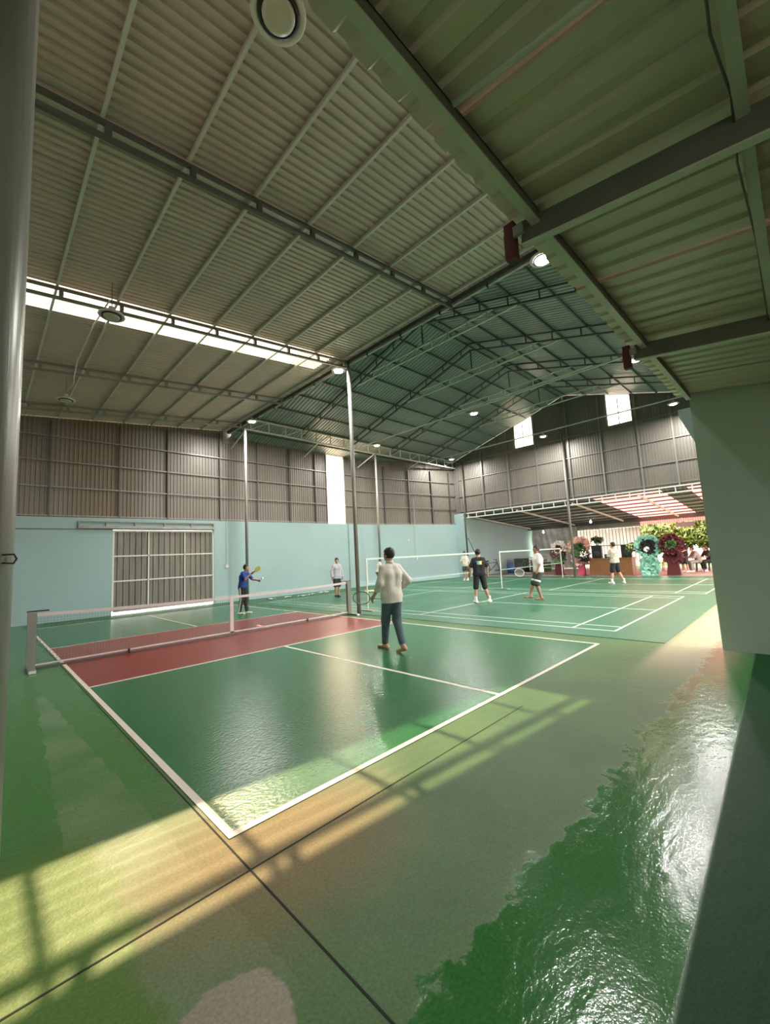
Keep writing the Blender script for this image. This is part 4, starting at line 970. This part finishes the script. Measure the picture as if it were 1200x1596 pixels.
# desk with loudspeakers
dk = empty('wooden_desk', (22.5, 4.72, .012), 0, 'long brown wooden desk at the far end of the mat', 'desk')
MB().box(-.35, .35, -1.05, 1.05, .86, .9).build('desk_top', 'desk_wood', dk); MB().box(-.32, -.29, -1.02, 1.02, .04, .86).build('front_panel', 'desk_wood', dk)
for y in (-1.0, 1.0): MB().box(-.29, .32, y-.02, y+.02, 0, .86).build('side_panel', 'desk_wood', dk)
MB().box(-.3, .3, -.02, .02, .1, .86).build('divider', 'desk_wood', dk)
def speaker(x, y, z, label, s=1.0):
    e = empty('loudspeaker', (x, y, z), 0, label, 'speaker'); MB().prism([(-.2*s, -.24*s), (.2*s, -.17*s), (.2*s, .17*s), (-.2*s, .24*s)], 0, .68*s).build('cabinet', 'black', e); cb_ = e.children[0]
    MB().box(-.212*s, -.2*s, -.21*s, .21*s, .04*s, .64*s).build('grille', 'lamp_dark', cb_)
    o = MB().lathe([(.001, .02), (.06*s, .01), (.14*s, .03), (.155*s, .0)], n=20).build('woofer', 'rubber', e, True); o.rotation_euler = (0, -math.pi/2, 0); o.location = (-.21*s, 0, .22*s)
speaker(22.5, 5.35, .912, 'black loudspeaker on the left end of the wooden desk'); speaker(22.5, 3.95, .912, 'black loudspeaker on the right end of the wooden desk', .95)
mx_ = empty('amplifier', (22.5, 4.78, .912), 0, 'low black amplifier box on the middle of the desk', 'amplifier'); MB().box(-.18, .18, -.22, .22, .012, .2).build('case', 'black', mx_)
for y in (-.15, -.05, .05, .15): o = MB().lathe([(.001, .02), (.018, .018), (.02, 0)], n=10).build('knob', 'galv', mx_); o.rotation_euler = (0, -math.pi/2, 0); o.location = (-.18, y, .1)
for a in (-.15, .15):
    for b in (-.18, .18): MB().box(a-.015, a+.015, b-.015, b+.015, 0, .012).build('foot', 'rubber', mx_)
def petals(mb, c, nrm, r0, r1, n, size, rr, tilt=.5):
    c, nrm = Vector(c), Vector(nrm).normalized(); x = nrm.orthogonal().normalized(); y = nrm.cross(x)
    for k in range(n):
        t = rr.uniform(0, 2*math.pi); q = r0+(r1-r0)*rr.random(); d = x*math.cos(t)+y*math.sin(t)
        p = c+d*q+nrm*rr.uniform(-.08, .1); o_ = (d*rr.uniform(.4, 1)+nrm*rr.uniform(-tilt, tilt)+Vector((rr.gauss(0, .25), rr.gauss(0, .25), rr.gauss(0, .25)))).normalized(); sd_ = o_.cross(nrm+d*.3).normalized()*size*rr.uniform(.35, .6); l_ = size*rr.uniform(.8, 1.3)
        mb.add([p-sd_*.5, p+o_*l_*.5-sd_+nrm*size*.15, p+o_*l_, p+o_*l_*.5+sd_+nrm*size*.15, p+sd_*.5], [(0, 1, 2, 3, 4)])
def easel(e, h, m='galv_dark'):
    for y, x in ((-.28, -.12), (.28, -.12), (0, .3)): MB().tube((x, y, 0), (x*.15, y*.25, h), .014, 6).build('easel_leg', m, e)
    MB().bar((-.09, -.2, h*.3), (-.09, .2, h*.3), .02, .02).build('easel_bar', m, e)
def blossom(e, name, m, c, nrm, r0, r1, n, size, seed, tilt=.5):
    b = MB(); petals(b, c, nrm, r0, r1, n, size, random.Random(seed), tilt); return tag(b.build(name, m, e), kind='stuff')
TOC = (-.85, -.3, .1)
f1 = empty('flower_stand', (22.35, 2.98, .012), 0, 'tall aqua ruffled flower stand with a dark round centre', 'flower stand', 'congratulation flower stands')
easel(f1, 1.5); blossom(f1, 'ruffle_ring', 'flower_aqua', (-.05, 0, 1.42), TOC, .26, .46, 420, .16, 1); blossom(f1, 'dark_centre', 'flower_dark', (-.12, 0, 1.4), TOC, .0, .3, 260, .16, 2, 1.0)
MB().ell((-.08, 0, 1.4), (.1, .33, .3), 14, 8).build('centre_pad', 'flower_dark', f1, True); blossom(f1, 'lower_ruffle', 'flower_aqua', (-.06, 0, .62), (-1, 0, .05), .0, .24, 260, .2, 3); blossom(f1, 'bow_tails', 'flower_aqua', (-.1, 0, .28), (-1, 0, .05), .05, .3, 120, .2, 33)
blossom(f1, 'front_flower', 'flower_white', (-.26, 0, 1.28), (-1, 0, .2), 0, .07, 30, .08, 34)
f2 = empty('flower_stand', (22.3, 1.98, .012), 0, 'tall dark red rose flower stand with draped red cloth', 'flower stand', 'congratulation flower stands')
easel(f2, 1.6); blossom(f2, 'rose_ring', 'flower_red', (-.05, 0, 1.45), TOC, .16, .4, 460, .17, 5, .9); blossom(f2, 'green_centre', 'leaf_green', (-.18, .02, 1.42), TOC, 0, .2, 120, .12, 6, .9)
blossom(f2, 'lower_roses', 'flower_red', (-.05, 0, .88), (-1, 0, .1), .0, .27, 220, .2, 7)
dm = MB(); dr_ = [( -.27, .02), (.29, .02), (.19, .75), (-.19, .75)]
dm.add([(-.22, a, b) for a, b in dr_]+[(.1, a*.8, b) for a, b in dr_], [(0, 1, 2, 3), (7, 6, 5, 4), (0, 4, 5, 1), (1, 5, 6, 2), (2, 6, 7, 3), (3, 7, 4, 0)]); dm.build('cloth_drape', 'flower_red', f2)
f3 = empty('flower_stand', (22.7, 7.55, .012), 0, 'dark red and white flower stand left of the steel column', 'flower stand', 'congratulation flower stands')
easel(f3, 1.55, 'bark'); blossom(f3, 'white_crest', 'flower_white', (0, -.05, 1.55), (-1, 0, .3), .12, .36, 130, .16, 8); blossom(f3, 'rose_band', 'flower_red', (-.08, 0, 1.28), (-1, 0, .2), 0, .32, 200, .17, 9); blossom(f3, 'dark_leaves', 'leaf_green', (-.1, -.05, 1.0), (-1, 0, .1), 0, .28, 120, .18, 10)
dm = MB(); dm.add([(-.2, -.36, .02), (-.2, .2, .02), (-.15, .16, .85), (-.15, -.02, .85), (.1, -.32, .02), (.1, .18, .02), (.05, .14, .85), (.05, 0, .85)], [(0, 1, 2, 3), (7, 6, 5, 4), (0, 4, 5, 1), (1, 5, 6, 2), (2, 6, 7, 3), (3, 7, 4, 0)]); dm.build('cloth_drape', 'flower_red', f3)
f4 = empty('flower_stand', (22.6, 6.35, .012), 0, 'pale pink flower stand partly hidden by the steel column', 'flower stand', 'congratulation flower stands')
easel(f4, 1.7, 'rust'); blossom(f4, 'pink_ruffle', 'flower_pink', (0, 0, 1.55), (-1, 0, .2), .15, .46, 220, .2, 11); blossom(f4, 'leaf_spray', 'leaf_green', (-.1, -.05, 1.35), (-1, 0, .1), 0, .3, 130, .2, 12); blossom(f4, 'pink_skirt', 'flower_pink', (0, -.05, .95), (-1, 0, .1), 0, .36, 140, .24, 13)
MB().add([(-.18, -.3, .02), (-.18, .1, .02), (-.12, .08, .68), (-.12, -.2, .68), (.06, -.28, .02), (.06, .1, .02), (.03, .08, .68), (.03, -.2, .68)], [(0, 1, 2, 3), (7, 6, 5, 4), (0, 4, 5, 1), (1, 5, 6, 2), (2, 6, 7, 3), (3, 7, 4, 0)]).build('cloth_drape', 'cloth_pink', f4)
fp = empty('potted_flowers', (22.52, 5.33, 1.592), 0, 'small potted flowers on top of the left loudspeaker', 'plant')
MB().lathe([(.001, 0), (.08, 0), (.11, .16), (.1, .16), (.07, .02)], n=16).build('pot', 'white_paint', fp, True); blossom(fp, 'leaves', 'leaf_green', (0, 0, .28), (0, 0, 1), 0, .26, 130, .16, 14, .8); blossom(fp, 'blooms', 'flower_pink', (0, 0, .36), (0, 0, 1), 0, .22, 40, .09, 15, .8)
fp2 = empty('potted_flowers', (22.15, 5.96, .012), 0, 'white flower bouquet on a stand at the left end of the desk', 'plant')
MB().tube((0, 0, 0), (0, 0, .95), .02, 8).build('stand_pole', 'black', fp2); MB().lathe([(.001, 0), (.16, 0), (.16, .02), (.001, .03)], n=16).build('stand_base', 'black', fp2); blossom(fp2, 'leaves', 'flower_dark', (0, 0, 1.0), (-1, 0, .3), 0, .2, 80, .14, 16); blossom(fp2, 'blooms', 'flower_white', (-.04, 0, 1.1), (-1, 0, .5), 0, .14, 50, .09, 17)
fp3 = empty('potted_flowers', (22.3, 3.72, .912), 0, 'round green and white bouquet leaning on the right loudspeaker', 'plant'); blossom(fp3, 'leaves', 'leaf_green', (0, 0, .5), (-1, 0, .2), 0, .16, 90, .12, 18); blossom(fp3, 'blooms', 'racket_yellow', (-.05, 0, .56), (-1, 0, .2), 0, .1, 40, .08, 19); MB().tube((0, 0, 0), (0, 0, .5), .014, 6).build('stem_bundle', 'leaf_green', fp3)
# bicycles and clutter in the shed
def bicycle(x, y, rz, m, label, tilt=.12):
    e = empty('bicycle', (x, y, .012), rz, label, 'bicycle'); R = .32
    for cx in (-.5, .52):
        MB().path([(cx+R*math.cos(t), 0, R+.015+R*math.sin(t)) for t in np.linspace(0, 2*math.pi, 25)[:-1]], .02, 6, closed=True).build('wheel', 'rubber', e)
        sp = MB()
        for t in np.linspace(0, 2*math.pi, 13)[:-1]: sp.bar((cx, 0, R+.015), (cx+R*math.cos(t), 0, R+.015+R*math.sin(t)), .004, .004)
        sp.build('spokes', 'galv', e)
    MB().tube((-.5, 0, R), (-.08, 0, .32), .016, 8).tube((-.08, 0, .32), (.36, 0, .78), .02, 8).tube((-.22, 0, .8), (.34, 0, .82), .018, 8).tube((-.08, 0, .32), (-.24, 0, .9), .018, 8).tube((-.5, 0, R), (-.22, 0, .8), .014, 8).tube((.52, 0, R), (.33, 0, .95), .018, 8).build('frame', m, e)
    MB().path([(.2, -.26, 1.02), (.34, -.2, 1.0), (.33, 0, .97), (.34, .2, 1.0), (.2, .26, 1.02)], .014, 8).build('handlebar', 'black', e); MB().ell((-.26, 0, .93), (.14, .07, .04), 10, 6).build('saddle', 'black', e, True); MB().lathe([(.001, -.01), (.09, -.01), (.09, .01), (.001, .01)], n=16).build('chainring', 'galv_dark', e)
    e.children[-1].rotation_euler = (math.pi/2, 0, 0); e.children[-1].location = (-.08, .03, .32)
    e.rotation_euler = (tilt, 0, rz)
bicycle(22.9, 12.1, math.radians(-45), 'black', 'dark bicycle leaning by the shed wall behind the black-shirted player', 0)
bicycle(25.6, 11.0, math.radians(-40), 'leaf_green', 'green bicycle parked before the silver tarpaulin', 0)
def crate(x, y, sx, sy, sz, m, label, z=.012):
    e = empty('storage_box', (x, y, z), .3, label, 'box'); MB().box(-sx/2, sx/2, -sy/2, sy/2, 0, sz).build('box_body', m, e); MB().box(-sx/2-.015, sx/2+.015, -sy/2-.015, sy/2+.015, sz, sz+.04).build('lid', m, e)
crate(26.6, 11.9, .7, .9, .9, 'flower_dark', 'tall dark box stacked in the shed corner left of the green bicycle'); crate(27.0, 10.8, .8, 1.0, .75, 'desk_wood', 'brown box behind the green bicycle'); crate(26.4, 10.0, .5, .6, .6, 'leaf_green', 'green box at the right of the bicycle')
bk = empty('barrel', (25.2, 12.0, .012), 0, 'blue plastic barrel by the shed wall', 'barrel'); MB().lathe([(.001, 0), (.24, 0), (.27, .2), (.27, .5), (.24, .72), (.001, .72)], n=20).build('drum', 'blue_plastic', bk, True); MB().lathe([(.001, .72), (.22, .72), (.22, .75), (.001, .75)], n=20).build('lid', 'blue_plastic', bk)
rk = empty('pipe_rack', (24.6, 8.8, .012), 0, 'low white pipe rack left of the red and white flower stand', 'rack')
for z in (.35, .75, 1.15): MB().tube((0, -.7, z), (0, .7, z), .018, 6).build('rack_rail', 'white_paint', rk)
for y in (-.7, .7): MB().tube((0, y, 0), (0, y, 1.25), .02, 6).build('rack_post', 'white_paint', rk); MB().box(-.2, .2, y-.02, y+.02, 0, .03).build('rack_foot', 'white_paint', rk)
# yellow cloth, shuttlecocks, paper scraps
yc = MB(); NX = 10
for i in range(NX+1):
    for j in range(NX+1):
        a, b = i/NX, j/NX; rgh = .02*math.sin(9*a+4*b)*math.sin(7*b)+.03
        yc.v.append(((a-.5)*1.5+.06*math.sin(b*9), (b-.5)*.8+.05*math.sin(a*11), max(.012, rgh)))
for i in range(NX):
    for j in range(NX): q = i*(NX+1)+j; yc.f.append((q, q+NX+1, q+NX+2, q+1))
o = yc.build('yellow_cloth', 'yellow_cloth', None, True, (12.3, 11.6, .0)); o.rotation_euler = (0, 0, math.radians(-42)); tag(o, 'crumpled pale yellow cloth on the mat under the running person', 'cloth')
def shuttle(x, y, z, label, rot=(0, 0, 0), group=None):
    e = empty('shuttlecock', (x, y, z), 0, label, 'shuttlecock', group); e.rotation_euler = rot
    MB().ell((0, 0, .0), (.014, .014, .014), 10, 6).build('cork', 'white_paint', e, True); MB().lathe([(.012, .01), (.033, .075)], n=16).build('skirt', 'ball', e)
shuttle(11.54, 9.0, 2.23, 'white shuttlecock flying above the badminton net', (2.4, 0, 0))
for k, (x, y) in enumerate(((8.73, 13.75), (9.34, 13.6), (9.88, 13.7), (10.72, 13.95), (11.04, 14.0), (7.9, 13.8))):
    c_ = MB(); rr = random.Random(k)
    for i in range(5):
        for j in range(4): c_.v.append(((i-2)*.09+rr.uniform(-.02, .02), (j-1.5)*.07+rr.uniform(-.02, .02), .01+rr.uniform(0, .05)))
    for i in range(4):
        for j in range(3): q = i*4+j; c_.f.append((q, q+4, q+5, q+1))
    o = c_.build('paper_scrap', 'ball', None, False, (x, y, .0)); tag(o, 'crumpled white paper scrap by the blue wall, '+('second from the left of six', 'third from the left of six', 'fourth from the left of six', 'second from the right of six', 'rightmost of six', 'leftmost of six')[k], 'paper', 'paper scraps along the blue wall')
# wall fittings
def conduit(x, z0, z1, label, y=YW):
    e = empty('wall_conduit', (x, y-.02, z0), 0, label, 'conduit'); MB().tube((0, 0, .1), (0, 0, z1-z0), .012, 6).build('tube', 'white_paint', e); MB().box(-.06, .06, -.03, .018, 0, .12).build('socket_box', 'white_paint', e)
conduit(6.45, 1.45, 3.45, 'white conduit with a socket right of the sliding door'); conduit(13.65, 1.2, 3.45, 'grey conduit on the wall pilaster beside the tall bright panel', YW)
conduit(17.9, 1.3, 5.0, 'long conduit with a socket on the far blue wall behind the net', YW+(17.9-KX)*math.tan(ang)-.03)
for o in list(bpy.data.objects):
    if o.type == 'MESH' and o.parent is None and 'label' not in o.keys() and not o.get('kind'): print('UNLABELLED', o.name)
